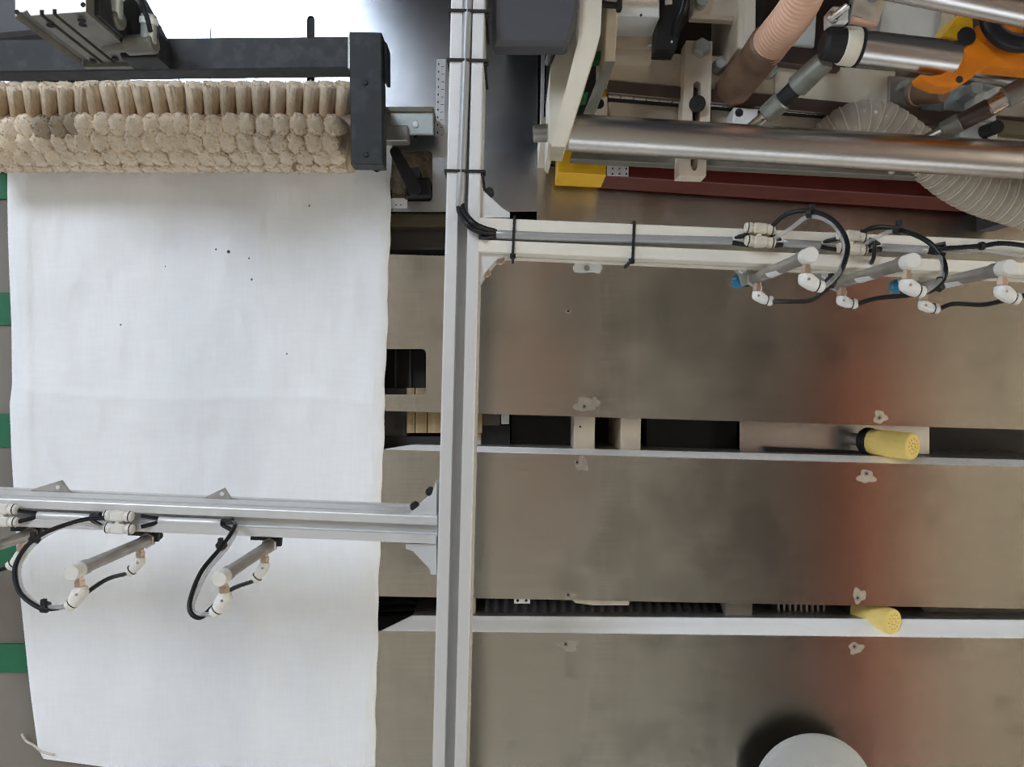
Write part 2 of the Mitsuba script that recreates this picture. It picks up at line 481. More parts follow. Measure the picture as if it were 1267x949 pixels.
def screw(t, u, v, patch):
    s = part(t, 'screw', join(disc(P(u, v, -0.0002), 0.0032, 0.0012, 14, c=0.0004), ), 'dull_steel', smooth=30)
    part(s, 'recess', disc(P(u, v, 0.00095), 0.0015, 0.0002, 6), 'ink')
    for du, dv, ru, rv in patch:
        a = np.arange(30) * 2 * np.pi / 30
        w = 1 + 0.18 * np.sin(3 * a + du) + 0.12 * np.cos(5 * a + dv)
        part(t, 'ground_patch', slab([(u + du + ru * w[i] * math.cos(a[i]), v + dv + rv * w[i] * math.sin(a[i])) for i in range(30)], 0.0, 0.0001), 'residue', label='pale ground patch by a screw')


hole_px = [(u, v) for u, v in np.array(sg.box(444, 437, 522, 483).buffer(5, quad_segs=4).exterior.coords)]
b1 = bed_panel('brushed steel bed panel below the right rail, with a square cut-out beside the bag', ((430, 313), (1345, 341)), ((430, 507), (1345, 534)), None, [hole_px])
screw(b1, 723, 503, [(0, -2, 12, 9), (13, -5, 6, 6)])
screw(b1, 1088, 517, [(1, -1, 8, 8)])
screw(b1, 703, 385, [])
b2 = bed_panel('middle brushed steel bed panel between the two open slots', ((430, 555), (1345, 580)), ((430, 737), (1345, 755)), (7, 9))
screw(b2, 714, 572, [(6, 2, 8, 9)])
screw(b2, 1072, 586, [(0, 4, 11, 8)])
screw(b2, 703, 736, [(2, 1, 6, 5)])
screw(b2, 1061, 740, [(2, -3, 8, 9)])
b3 = bed_panel('lowest brushed steel bed panel carrying the round grey cap', ((430, 780), (1345, 791)), ((430, 1010), (1345, 1030)), (19, 23))
screw(b3, 700, 797, [(4, 2, 12, 7)])
screw(b3, 1057, 800, [(2, 2, 9, 7)])

sheet = slab([(664, 205), (1345, 235), (1345, 352), (664, 325)], -0.012, -0.009)
single('rear_plate', 'shaded steel plate under the red beam, above the right rail', 'steel plate', sheet, 'panel_steel', uv=np.array(sheet.vertices)[:, :2])
t = thing('plug', 'small black plug in the shaded panel above the right rail', 'plug')
part(t, 'head', disc(P(968, 241, -0.0092), 0.0047, 0.0012, 16, c=0.0004), 'black_plastic')
part(t, 'rim', lathe(P(968, 241, -0.0092), (0, 0, 1), [(0, .0062), (.0008, .0062), (.0008, .005), (0, .005)], 18), 'dull_steel')

# the steel bed under the brush
hA = [(u, v) for u, v in np.array(sg.Polygon(rect(486, 192, 530, 244)).buffer(5, quad_segs=4).exterior.coords)]
hB = [(u, v) for u, v in np.array(sg.LineString([(384.5, 24), (384.5, 150)]).buffer(4.5, quad_segs=6).exterior.coords)]
single('backing_plate', 'bright steel plate behind the brush, left of the fine seam', 'steel plate', slab([(-60, -60), (261.3, -60), (258.0, 212), (-60, 212)], -0.009, -0.004), 'bed_steel')
single('backing_plate', 'steel plate beneath the black end bracket, running under the upright rail to the white machine', 'steel plate', slab([(262.3, -60), (667, -60), (664, 262), (259.0, 262)], -0.009, -0.004, holes=[hA, hB]), 'bed_steel')
single('edge_strip', 'thin pale steel edge between the dark plate and the white machine', 'steel strip', slab([(671, 40), (675, 40), (672, 178), (668, 178)], -0.03, 0.012), 'aluminium')
single('crossbar', 'olive steel crossbar in the recess below the steel plate', 'bar', slab(rect(430, 264, 600, 281), -0.07, -0.045, 0.001), 'olive')
single('recess_beam', 'dark steel beam at the bottom of the recess beside the bag', 'bar', slab(rect(430, 286, 640, 309), -0.14, -0.075), 'grey_block')

# left side deck with green belts
single('side_deck', 'grey brown conveyor deck along the left edge of the bag', 'deck', slab(rect(-120, 214, 430, 1060), -0.14, -0.012), 'deck')
for i, (v0, v1, s) in enumerate(((150, 246, 'peeping out just below the brush'), (362, 402, 'second below the brush'), (512, 553, 'just above the left rail'), (676, 700, 'just below the left rail'), (797, 832, 'lowest at the left edge'))):
    single('green_belt', f'flat green belt beside the bag, {s}', 'belt', slab(rect(-120, max(v0, 215), 120, v1), -0.012, -0.009), 'green_belt')

# ------------------------------------------------------------------ inside the two slots
SLOT1 = [
    ('grey_block', 'dark grey block in the upper slot, next to the bag edge', 'block', rect(440, 480, 503, 543), -0.045, 'grey_block'),
    ('black_crossbar', 'black bar across the upper slot left of the upright rail', 'bar', rect(440, 540, 548, 575), -0.035, 'dark_cavity'),
    ('pale_block', 'pale grey block at the left end of the upper slot, right of the upright rail', 'block', rect(555, 536, 596, 553), -0.055, 'cream_plate'),
    ('sensor_block', 'dark grey block with a round socket in the upper slot', 'block', rect(597, 490, 619, 570), -0.05, 'grey_block'),
    ('black_box', 'wide black box in the upper slot between the socket block and the pale post', 'box', rect(632, 480, 708, 580), -0.075, 'black_plastic'),
    ('cream_post', 'cream bar crossing the upper slot, with a small hole', 'bar', [(711, 480), (737, 480), (735, 590), (709, 590)], -0.022, 'cream_plate'),
    ('cream_post', 'plain cream bar crossing the upper slot, right one of the pair', 'bar', [(769, 480), (794, 480), (792, 590), (767, 590)], -0.022, 'cream_plate'),
    ('black_box', 'black box in the upper slot right of the cream bars', 'box', rect(800, 480, 912, 590), -0.085, 'black_plastic'),
]
for name, lab, cat, pts, h, m in SLOT1:
    t = thing(name, lab, cat)
    part(t, 'body', slab(pts, -0.14, h, 0.001), m)
    if 'socket' in lab and 'wide' not in lab:
        part(t, 'socket', disc(P(615, 536, h - 0.0002), 0.0042, 0.0012, 16), 'ink')
        part(t, 'plate', slab(rect(596, 526, 631, 560), h - .03, h + 0.0002, 0.0005), 'black_plastic')
        part(t, 'label_tab', slab(rect(620, 500, 630, 525), h - 0.01, h + 0.001), 'pale_enamel', label='pale grey tab')
    if 'small hole' in lab:
        part(t, 'hole', disc(P(718, 528, h), 0.0014, 0.0003, 10), 'ink')
for a, b, w_ in ((503, 513, 'next to the grey block'), (514, 528, 'middle of the three left of the upright rail'), (529, 546, 'touching the left side of the upright rail'), (585, 590, 'touching the right side of the upright rail'), (591, 596, 'next to the socket block')):
    single('wooden_slat', f'yellowish wooden slat in the upper slot, {w_}', 'slat', slab(rect(a, 480, b, 536), -0.14, -0.03, 0.0006), 'wood', group='wooden slats in the upper slot')
m = slab([(915, 470), (1150, 470), (1150, 562), (915, 558)], -0.062, -0.06)
single('mirror_plate', 'shiny steel plate in the upper slot around the yellow post', 'steel plate', join(m, slab(rect(920, 490, 940, 540), -0.14, -0.062), slab(rect(1120, 490, 1140, 540), -0.14, -0.062)), 'chrome')
single('black_strip', 'thin black strip along the shiny plate in the upper slot', 'strip', slab([(947, 553), (1080, 559), (1080, 564), (947, 560)], -0.06, -0.05), 'black_plastic')


def yellow_post(label, base, top, r):
    t = thing('yellow_post', label, 'post')
    p0, p1 = P(*base), P(*top)
    x, y = p0[:2]
    L = np.linalg.norm(p1 - p0)
    ax, e1, e2 = frame(p1 - p0)
    part(t, 'grip', lathe(p0, p1 - p0, [(0.012, r * 0.95), (L * .5, r * 0.99), (L - 0.003, r), (L - 0.001, r * 0.95), (L, r * 0.86)], 32), 'yellow_foam', smooth=40)
    part(t, 'collar', lathe(p0, p1 - p0, [(0, r * 0.9), (0.004, r * 1.04), (0.011, r * 1.04), (0.013, r * 0.9)], 32), 'black_plastic', smooth=40, label='black collar')
    part(t, 'stud', cyl([x, y, H0 - 0.14], [x, y, H0 + base[2] + 0.002], 0.008), 'dull_steel')
    for rr, n in ((0.004, 6), (0.009, 11)):
        for i in range(n):
            a = i * 2 * np.pi / n + rr * 90
            part(t, 'hole', disc(p1 + e1 * rr * math.cos(a) + e2 * rr * math.sin(a) - ax * 0.0001, 0.0009, 0.0003, 8, d=ax), 'hose_cuff')


yellow_post('yellow foam post with a perforated end in the upper slot', (1068, 545, -0.036), (1130, 552.5, 0.022), 0.0165)
yellow_post('yellow foam post with a perforated end in the lower slot', (1052, 751, -0.056), (1106, 769.5, 0.002), 0.0155)

SLOT2 = [
    ('beige_block', 'beige grey block in the lower slot beside the upright rail', 'block', rect(560, 730, 588, 790), -0.03, 'cream_plate', 0.001),
    ('beige_plate', 'small beige plate in the lower slot right of the ribbed hose', 'plate', rect(897, 730, 931, 790), -0.03, 'deck', 0.001),
    ('white_connector', 'small white connector with two holes at the edge of the lower slot', 'connector', rect(636, 735, 656, 747), -0.012, 'pale_enamel', 0.0008),
    ('pale_bracket', 'thin pale bracket under the panel edge in the lower slot', 'bracket', [(700, 735), (780, 735), (778, 749), (735, 749), (712, 746)], -0.012, 'cream_plate', 0),
    ('grey_cover', 'dark grey sloping cover at the right end of the lower slot', 'cover', [(1130, 735), (1350, 735), (1350, 790), (1160, 790)], -0.05, 'grey_block', 0.002),
]
for name, lab, cat, pts, h, m, b in SLOT2:
    t = thing(name, lab, cat)
    part(t, 'body', slab(pts, -0.14, h, b), m)
    if name == 'white_connector':
        for u in (640.5, 651):
            part(t, 'pin_hole', disc(P(u, 743, h), 0.0018, 0.0003, 8), 'ink')
t = thing('ribbed_hose', 'black ribbed hose lying in the lower slot', 'hose')
path = np.linspace(P(600, 757, -0.062), P(893, 770, -0.062), 30)
part(t, 'tube', ribbed(path, 0.026, 0.0022, 0.0125, 20), 'charcoal', smooth=True)
part(t, 'end_ring', lathe(P(880, 769, -0.062), P(893, 770, -0.062) - P(880, 769, -0.062), [(0, .029), (.014, .029), (.014, .02), (0, .02)], 24), 'black_plastic')
part(t, 'support', room_box(P(700, 757, -.14)[0], P(700, 765, -.14)[1] - .01, H0 - .14, P(860, 757, -.14)[0], P(700, 765, -.14)[1] + .01, H0 - .085), 'black_plastic')
t = thing('finned_block', 'dark finned block in the lower slot beside the yellow post', 'block')
part(t, 'base', slab(rect(960, 735, 1025, 790), -0.14, -0.075), 'grey_block')
for i in range(9):
    part(t, 'fin', slab(rect(962 + i * 7, 737, 965 + i * 7, 788), -0.075, -0.05), 'dull_steel')
t = thing('cable_bundle', 'dark cables seen in the lower slot between bag and upright rail', 'cables')
for i in range(3):
    part(t, 'cable', pxtube([(440, 748 + 7 * i, -.10), (500, 742 + 9 * i, -.09), (545, 752 + 4 * i, -.1), (590, 750 + 6 * i, -.12)], 0.004, 8), 'black_plastic', smooth=True)

# through the square cut-out
t = thing('black_box', 'black ribbed housing seen through the square cut-out beside the bag', 'box')
part(t, 'body', slab(rect(420, 425, 530, 500), -0.14, -0.05), 'black_plastic')
for i in range(3):
    part(t, 'rib', slab(rect(470 + 18 * i, 428, 473 + 18 * i, 498), -0.05, -0.046), 'charcoal')

# ------------------------------------------------------------------ the bag
NU, NV = 120, 190
LE = np.array([(150, 10), (215, 9), (240, 9), (300, 10), (400, 14), (475, 15), (500, 12), (560, 14), (640, 19), (690, 21), (740, 25), (800, 31), (860, 37), (900, 42), (937, 47), (960, 60), (985, 75)], float)
RE = np.array([(150, 486), (215, 484), (300, 482), (400, 479), (475, 476.5), (560, 474), (640, 471.5), (700, 469.5), (780, 467), (860, 465), (949, 463), (985, 462)], float)
s = np.linspace(0, 1, NU)
vv = np.linspace(150, 949, NV)
bag = np.zeros((NV, NU, 3))
for i, v in enumerate(vv):
    l, r = np.interp(v, LE[:, 0], LE[:, 1]), np.interp(v, RE[:, 0], RE[:, 1])
    r += 0.7 * math.sin(v * 0.05) + 0.5 * math.sin(v * 0.13)
    u = l + (r - l) * s
    lift = 22 * (1 - s) * (v - 150) / 799 - 22 * s * 0 if False else 0
    wv = v + (np.interp(u, [40, 130, 470], [-12, 0, 36]) * np.clip((v - 700) / 249, 0, 1))
    x = np.stack([u, wv, 0 * u], 1)
    q = np.stack([x[:, 0] * .02, np.full(NU, v * .011), 0 * u], 1)
    import meshkit as mk
    z = 0.0045 + 0.006 * (mk.fbm(np.stack([u * .009, np.full(NU, v * .013), 0 * u], 1), 3, 3) - 0.3).clip(0)
    z = z + 0.004 * (mk.fbm(np.stack([u * .05, np.full(NU, v * .025), 0 * u], 1), 3, 9) - 0.5)
    cre = 482 + 0.055 * (u - 60) + 7 * np.sin(u * .012)           # the fold across the middle
    z = z + 0.0042 * np.exp(-np.abs((v - cre) / 13)) + 0.0018 * np.exp(-((v - cre - 26) / 14) ** 2)
    z = z + 0.0016 * np.exp(-((u - 30 - 0.01 * v) / 5) ** 2)       # the gusset line near the left edge
    z = z - 0.0012 * np.exp(-((u - 78) / 4) ** 2) * np.clip((430 - v) / 150, 0, 1)
    e = np.minimum(u - l, r - u)
    z = 0.0022 + (z - 0.0022) * np.clip(e / 14, 0, 1) ** 0.6
    for j in range(NU):
        bag[i, j] = P(u[j], wv[j], z[j])
top = bag.reshape(-1, 3)
low = top - [0, 0, 0.0018]
f = []
for i in range(NV - 1):
    for j in range(NU - 1):
        a, b, c, d = i * NU + j, i * NU + j + 1, (i + 1) * NU + j + 1, (i + 1) * NU + j
        f += [[a, d, c], [a, c, b]]
f = np.array(f)
n0 = NU * NV
rim = [i * NU for i in range(NV)] + [(NV - 1) * NU + j for j in range(1, NU)] + [i * NU + NU - 1 for i in range(NV - 2, -1, -1)] + [j for j in range(NU - 2, 0, -1)]
side = []
for a, b in zip(rim, rim[1:] + rim[:1]):
    side += [[a, a + n0, b + n0], [a, b + n0, b]]
m = trimesh.Trimesh(np.vstack([top, low]), np.vstack([f, f[:, ::-1] + n0, side]), process=False)
single('woven_bag', 'large white woven plastic bag lying flat under the brush and the left rail', 'bag', m, 'bag_fabric', smooth=50)
single('loose_thread', 'loose pale thread at the lower left corner of the white bag', 'thread', pxtube([(27, 908, -0.006), (33, 917, -.004), (42, 922, 0.0), (52, 930, 0.004), (66, 934, 0.009)], [0.0016] * 9 * 4 + [0.0012], 7), 'thread', smooth=True)

# ------------------------------------------------------------------ the brush
ax_v, ax_h, R_B, R_C = 158, 0.056, 0.0515, 0.017
bx0, bx1 = P(-45, ax_v, ax_h)[0], P(433, ax_v, ax_h)[0]
by = P(0, ax_v, ax_h)[1]
bz = H0 + ax_h
t = thing('roller_brush', 'long cream bristle roller brush above the top of the bag', 'brush')
part(t, 'core', cyl([bx0 - .02, by, bz], [bx1 + .012, by, bz], R_C, n=28), 'hose_cuff', smooth=40)


def tuft_mesh(seed):
    g = np.random.default_rng(seed)
    k, lev = 40, np.linspace(0, 1, 6)
    lob = g.normal(0, .035, k)
    ang = np.arange(k) * 2 * np.pi / k
    v, fc = [], []
    rings = [(t_, (0.0072 + 0.0033 * t_)) for t_ in lev] + [(1.05, .0098), (1.09, .0080), (1.12, .0056), (1.135, .003)]
    for t_, r in rings:                                             # the packed body of the tuft, flaring to a rounded end
        w = min(t_, 1.0)
        v.append(np.c_[np.cos(ang) * r * (1 + lob * w), np.sin(ang) * r * (1 + lob * w), np.full(k, R_C - .003 + (R_B - .0045 - R_C + .003) * t_) + g.normal(0, .0002, k) * w])
    v.append([[0, 0, R_C - .003 + (R_B - .0045 - R_C + .003) * 1.137]])
    for i in range(len(rings) - 1):
        for j in range(k):
            q = (j + 1) % k
            fc += [[i * k + j, i * k + q, (i + 1) * k + q], [i * k + j, (i + 1) * k + q, (i + 1) * k + j]]
    n = k * len(rings)
    fc += [[n - k + j, n - k + (j + 1) % k, n] for j in range(k)]
    ms_v, ms_f, n = [np.vstack(v)], [np.array(fc)], n + 1
    for i in range(60):                                             # loose strands over it
        a, q = g.uniform(0, 2 * np.pi), math.sqrt(g.uniform(.25, 1.1))
        base = np.array([math.cos(a), math.sin(a)]) * q * 0.0042
        tip = np.array([math.cos(a), math.sin(a)]) * q * 0.0102 + g.normal(0, .0006, 2)
        zt = R_B - 0.0025 * q * q + g.normal(0, .0007)
        w = np.array([[1, 0], [-.5, .87], [-.5, -.87]])
        vs = np.vstack([np.c_[base + w * .0007, np.full(3, R_C - .003)], np.c_[tip + w * .0008, np.full(3, zt)]])
        f3 = []
        for j in range(3):
            b = (j + 1) % 3
            f3 += [[j, b, 3 + b], [j, 3 + b, 3 + j]]
        f3 += [[3, 4, 5]]
        ms_v.append(vs)
        ms_f.append(np.array(f3) + n)
        n += 6
    return trimesh.Trimesh(np.vstack(ms_v), np.vstack(ms_f), process=False)


tuft_raw = [tuft_mesh(i) for i in range(4)]
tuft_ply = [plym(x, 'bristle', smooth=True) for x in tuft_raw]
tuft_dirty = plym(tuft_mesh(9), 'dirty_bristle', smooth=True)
NC = 24
ROWS = [-60, 15, 38, 62, 87, 112, 140, 170, 205, 240]          # degrees from upright, towards the open bag
hidden = []
for c in range(NC):
    for i, deg in enumerate(ROWS):
        x = bx0 + (bx1 - bx0) * (c + 0.5 + (0.22 if i % 2 else -.08)) / NC
        lean = (18 if c < 8 else 7 if c < 14 else 13) if deg < -30 else (16 if c < 8 else 3 if c < 14 else -6)
        M = T().translate([x, by, bz]).rotate([1, 0, 0], deg + (0 if c > 8 else 0.8 * (8 - c)) + rng.normal(0, 1.0)).rotate([0, 1, 0], lean + rng.normal(0, 1.6)).scale([1.1, 1.22, 1.0]).rotate([0, 0, 1], rng.uniform(0, 360))
        if deg < 120:
            d = tuft_dirty if (c in (5, 6, 7) and deg in (15,)) else tuft_ply[(c * 5 + i) % 4]
            scene[numbered(t + '__tuft')] = {**d, 'to_world': M}
        else:
            mm = tuft_raw[(c + i) % 4].copy()
            mm.apply_transform(np.array(M.matrix))
            mm.vertices[:, 2] = np.maximum(mm.vertices[:, 2], H0 + 0.0085)
            hidden.append(mm)
part(t, 'bristles_underneath', join(hidden), 'bristle', kind='stuff')
sh = part(t, 'shaft', beam([bx1 + .01, by - 0.010, bz + 0.012], [P(506, 170, .06)[0], by - 0.010, bz + 0.012], 0.018, 0.018, 0.001), 'dull_steel', label='square steel shaft end')

t = thing('brush_frame', 'black painted bar with an end bracket carrying the roller brush', 'frame')
part(t, 'crossbar', slab([(-70, 49), (433, 45), (433, 84), (-70, 90)], 0.178, 0.2, 0.0012), 'black_paint')
part(t, 'end_bracket', slab([(432, 39), (472, 40), (474, 204), (434, 203)], 0.182, 0.202, 0.001), 'black_paint')
part(t, 'bracket_web', slab([(437, 62), (446, 62), (446, 158), (437, 158)], 0.035, 0.1825), 'black_paint')
part(t, 'weld', slab(rect(430.5, 46, 433, 84), 0.196, 0.2012), 'grey_zinc', label='pale weld seam')
for u, v in ((452, 103), (453, 192)):
    part(t, 'bolt', disc(P(u, v, 0.2015), 0.0026, 0.002, 12, c=0.0006), 'black_plastic')
part(t, 'end_screw', cyl(P(466, 208, .16), P(466, 208, .18), 0.004), 'black_plastic')
single('mounting_lug', 'black lug behind the crossbar beside the bright plate', 'lug', slab([(474, 52), (478, 52), (478, 96), (474, 96)], 0.17, 0.195), 'black_plastic')

# steel bracket and lever right of the brush
t = thing('angle_bracket', 'grey steel angle bracket with one bolt, right of the black end bracket', 'bracket')
part(t, 'plate', slab(rect(482, 137, 536.5, 166), 0.03, 0.034, 0.001), 'grey_zinc')
part(t, 'upright', slab(rect(474, 132, 536, 138), 0.0, 0.037, 0.0005), 'olive')
part(t, 'foot', slab(rect(474, 136, 484, 162), -0.004, 0.032), 'dull_steel')
part(t, 'bolt', disc(P(514, 154, 0.034), 0.0042, 0.002, 14, c=0.0008), 'aluminium', smooth=30)
part(t, 'grub_screw', cyl(P(514, 171, 0.02), P(514, 166, 0.02), 0.0018), 'black_plastic')
t = thing('lever_handle', 'black lever handle over the rectangular hole right of the bag', 'lever')
part(t, 'arm', hull(np.vstack([disc(P(490, 190, .02), .0062, .008, 16).vertices, disc(P(513, 234, .012), .0085, .008, 16).vertices])), 'black_plastic')
part(t, 'hub', slab([(504, 221), (531, 219), (533, 243), (500, 244)], -0.13, 0.008, 0.002), 'black_plastic')
part(t, 'clamp', slab(rect(505, 207, 518, 221), -0.03, 0.004, 0.001), 'charcoal')
t = thing('lower_brush', 'cream bristles of a second brush seen through the rectangular hole', 'brush')
part(t, 'core', cyl(P(440, 222, -.085), P(548, 222, -.085), 0.015), 'hose_cuff')
for c in range(5):
    for r_ in range(7):
        M = T().translate(list(P(490 + c * 13, 222, -.085))).rotate([1, 0, 0], -60 + 22 * r_ + 11 * (c % 2)).rotate([0, 1, 0], 12)
        scene[numbered(t + '__tuft')] = {**tuft_ply[(c + r_) % 4], 'to_world': M}
t = thing('ruler_sticker', 'white scale sticker with small ticks on the steel plate beside the upright rail', 'sticker')
part(t, 'strip', slab([(540, 73), (551.5, 73), (549, 168), (538, 168)], -0.0041, -0.0037), 'sticker')
for i in range(10):
    v = 78 + i * 9.4
    part(t, 'mark', slab(rect(542 - i * .15, v, 543.6 - i * .15, v + 2.6), -0.0037, -0.00355), 'ink')
    part(t, 'mark', slab(rect(546 - i * .15, v + 4, 550 - i * .2, v + 4.7), -0.0037, -0.00355), 'ink')
t = thing('paper_label', 'small white paper label below the lever on the steel plate', 'label')
part(t, 'paper', slab(rect(483, 245, 504, 257.5), -0.0041, -0.0037), 'sticker')
for u in (489, 495):
    part(t, 'mark', slab(rect(u, 253, u + 2, 254.2), -0.0037, -0.00355), 'ink')

# ------------------------------------------------------------------ the slide cylinder on the black bar
HT = 0.302
t = thing('slide_cylinder', 'grey aluminium guided air cylinder standing on the black bar, top left', 'air cylinder')
prof = [(18, 22), (22, 14), (28, 15), (33, 12), (38, 20), (49, 19), (49, 12), (54.5, 12), (54.5, 18.6), (65, 18), (65, 11), (70, 11), (70, 17.6), (107, 15), (107, -42), (18, -42)]
part(t, 'body', slab(prof, 0.206, HT), 'gunmetal_and_shade')  # shade on the side turned from the light is put into this colour
part(t, 'end_plate', slab([(19, 20), (22, 14), (28, 15), (33, 12), (38, 19), (49, 18), (49, 12), (54.5, 12), (54.5, 17.6), (65, 17), (65, 11), (70, 11), (70, 16.6), (106, 14), (106, -42), (19, -42)], HT, HT + 0.0012), 'aluminium', label='end face without the painted shade')
part(t, 'foot_plate', slab([(103, 30), (197, 30), (197, 82), (103, 83)], 0.2, 0.206), 'gunmetal_and_shade')
for u, v in ((103, 8), (21, 17)):
    part(t, 'end_hole', disc(P(u, v - 2, HT + .0011), 0.0021, 0.0004, 12), 'ink')
fy = P(0, 17.5, HT)[1]
fx0, fx1 = P(18, 20, HT)[0], P(107, 17, HT)[0]
for fr_, hz in ((0.36, 0.288), (0.80, 0.286), (0.86, 0.294), (0.30, 0.215), (0.66, 0.217)):
    part(t, 'side_hole', disc([fx0 + (fx1 - fx0) * fr_, fy - 0.0012 + .001 * (fr_ < .4) * -1.5, H0 + hz], 0.0033, 0.0008, 14, d=(0, -1, 0)), 'ink')
t = thing('mounting_plate', 'black mounting plate and painted shadow beside the guided air cylinder', 'plate')
part(t, 'plate', slab([(108, -45), (150, -45), (196, 40), (196, 72), (150, 72)], 0.2, 0.225, 0.001), 'black_paint')  # black plate whose outline also takes in the shadow beside the cylinder
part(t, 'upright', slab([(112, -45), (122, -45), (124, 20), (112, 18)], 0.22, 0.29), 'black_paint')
for i, (u, v, h, lab) in enumerate(((142, 24, .262, 'upper'), (184, 54, .245, 'lower'))):
    t = thing('flow_fitting', f'{lab} dull air fitting on the right side of the guided air cylinder', 'fitting')
    c = P(u, v, h)
    part(t, 'body', cyl(c + [-.022, 0, -0.004], c + [0.006, 0, 0], 0.0088, n=16, c=0.0015), 'gunmetal_and_shade', smooth=35)
    part(t, 'elbow', cyl(c, c + [0.003, 0.024, 0.006], 0.0068, n=14, c=0.001), 'grey_zinc', smooth=35)
    part(t, 'ring', lathe(c + [0.002, 0.016, 0.004], (0.003, 0.024, 0.006), [(0, .008), (.005, .008), (.005, .005), (0, .005)], 16), 'pale_enamel', smooth=35)
    part(t, 'stem', cyl(c + [-.045, 0, -.01], c + [-.02, 0, -0.004], 0.005, n=12), 'gunmetal_and_shade')
single('air_hose', 'thin black air hose above the black bar, leading to the lower fitting', 'hose', pxtube([(168, -40, .30), (176, 4, .29), (182, 22, .27), (186, 38, .256)], 0.0022, 8), 'black_tube', smooth=True)
single('corner_block', 'dark grey housing in the upper left corner behind the air cylinder', 'housing', slab([(-80, -70), (60, -70), (54, 40), (-80, 52)], 0.02, 0.10, 0.004), 'charcoal')  # dark block for the dark objects in this corner

# ------------------------------------------------------------------ aluminium rails
RA, RB = P(579 + 1075 * .02424, -1075, 0.27), P(579 - 2024 * .02424, 2024, 0.27)
t = thing('upright_rail', 'long aluminium profile rail running from top to bottom right of the bag', 'rail')
part(t, 'profile', profile_rail(RA, RB, 0.03, 0.06, deep=0.02), 'aluminium')
for q in (RA + [0, -.03, 0], RB + [0, .03, 0]):
    part(t, 'post', room_box(q[0] - .015, q[1] - .015, 0.0, q[0] + .015, q[1] + .015, H0 + 0.21), 'aluminium')
R2A, R2B = P(590.5, 290, 0.2695), P(2350, 365, 0.2695)
t = thing('right_rail', 'aluminium profile rail branching right over the steel panels', 'rail')
part(t, 'profile', profile_rail(R2A, R2B, 0.0305, 0.042, deep=0.015), 'anodised')
q = R2B + [-.02, 0, 0]
part(t, 'post', room_box(q[0] - .015, q[1] - .015, 0.0, q[0] + .015, q[1] + .015, H0 + 0.228), 'aluminium')
R3A, R3B = P(-1160, 586, 0.25), P(540, 656, 0.25)
t = thing('left_rail', 'aluminium profile rail branching left across the white bag', 'rail')
part(t, 'profile', profile_rail(R3A, R3B, 0.0255, 0.064), 'aluminium')
q = R3A + [.02, 0, 0]
part(t, 'post', room_box(q[0] - .013, q[1] - .013, 0.0, q[0] + .013, q[1] + .013, H0 + 0.187), 'aluminium')


def gusset(label, pts, h1, thick, bolts, group=None):
    t = thing('gusset', label, 'bracket', group)
    part(t, 'web', slab(pts, h1 - thick, h1), 'aluminium')
    for u, v in bolts:
        part(t, 'bolt', disc(P(u, v, h1 - thick * .55), 0.004, thick * .35, 12, c=0.0006), 'brass' if v > 315 and u > 590 else 'black_plastic')
    return t


gusset('triangular corner bracket above the right rail at the upright rail', [(592, 229), (596, 229), (598, 236), (622, 258), (631, 263), (631, 269), (592, 269)], 0.264, 0.026, [(606, 240)])
gusset('triangular corner bracket below the right rail, with two brass bolts', [(590, 309), (630, 311), (629, 316), (615, 320), (600, 337), (594, 348), (589, 348)], 0.264, 0.026, [(619, 324), (602, 339)])
gusset('triangular corner bracket above the left rail beside the bag edge', [(540, 595), (537, 602), (534, 612), (515, 629), (506, 636), (540, 637)], 0.245, 0.028, [(533, 607), (514, 625)])
gusset('triangular corner bracket below the left rail beside the bag edge', [(502, 673), (540, 673), (540, 711), (533, 711), (531, 703), (511, 682), (502, 679)], 0.245, 0.028, [])


def sleeve(label, pts, h, r, ends=True, m='grey_sleeve', group=None):
    t = thing('cable_sleeve', label, 'sleeve', group)
    path = smooth_path([P(u, v, h) for u, v in pts], 6)
    part(t, 'tube', sweep(path, r, 12), m, smooth=True)
    if ends:
        for a, b in ((path[0], path[1]), (path[-1], path[-2])):
            d = (a - b) / np.linalg.norm(a - b)
            part(t, 'hose_pair', join(cyl(a + [0, .0016, 0], a + d * 0.013 + [0, .0050, .0075], 0.0019, n=8), cyl(a - [0, .0016, 0], a + d * 0.013 - [0, .0050, -.0075], 0.0019, n=8)), 'black_tube')
    return t


sleeve('long grey sleeve in the groove of the upright rail, ending at the junction', [(588, -150), (579, 0), (574, 130), (569, 257)], 0.268, 0.0042, False)
sleeve('long grey sleeve in the right rail groove, from the junction to the first union', [(614, 290), (700, 293), (905, 298)], 0.2665, 0.0044)
sleeve('short grey sleeve in the right rail groove between the two unions', [(968, 300.5), (1014, 303)], 0.2665, 0.0044)
sleeve('short grey sleeve in the right rail groove, last on the right', [(1090, 306), (1146, 309)], 0.2665, 0.0044)
sleeve('bright sleeve in the left rail groove, nearest the frame edge', [(47, 637.5), (112, 640.5)], 0.2475, 0.0036, m='aluminium')
sleeve('bright sleeve in the left rail groove in front of the second air cylinder', [(197, 644), (274, 647)], 0.2475, 0.0036, m='aluminium')
t = thing('junction_hoses', 'pair of black air hoses bending from the upright rail into the right rail', 'hose')
part(t, 'hose', pxtube([(567, 252, .268), (570, 264, .272), (580, 279, .279), (596, 287, .274), (613, 289, .268)], 0.0028, 8), 'black_tube', smooth=True)
part(t, 'hose', pxtube([(571, 252, .268), (575, 263, .274), (586, 276, .281), (600, 283, .276), (613, 286.5, .268)], 0.0026, 8), 'black_tube', smooth=True)
t = thing('air_hose', 'black air hose lying on the right rail, running out at the right edge', 'hose')
part(t, 'hose', pxtube([(1150, 308, .269), (1175, 307, .275), (1205, 305, .277), (1218, 304, .277), (1240, 301, .279), (1275, 305, .279), (1310, 312, .275)], 0.0021, 8), 'black_tube', smooth=True)
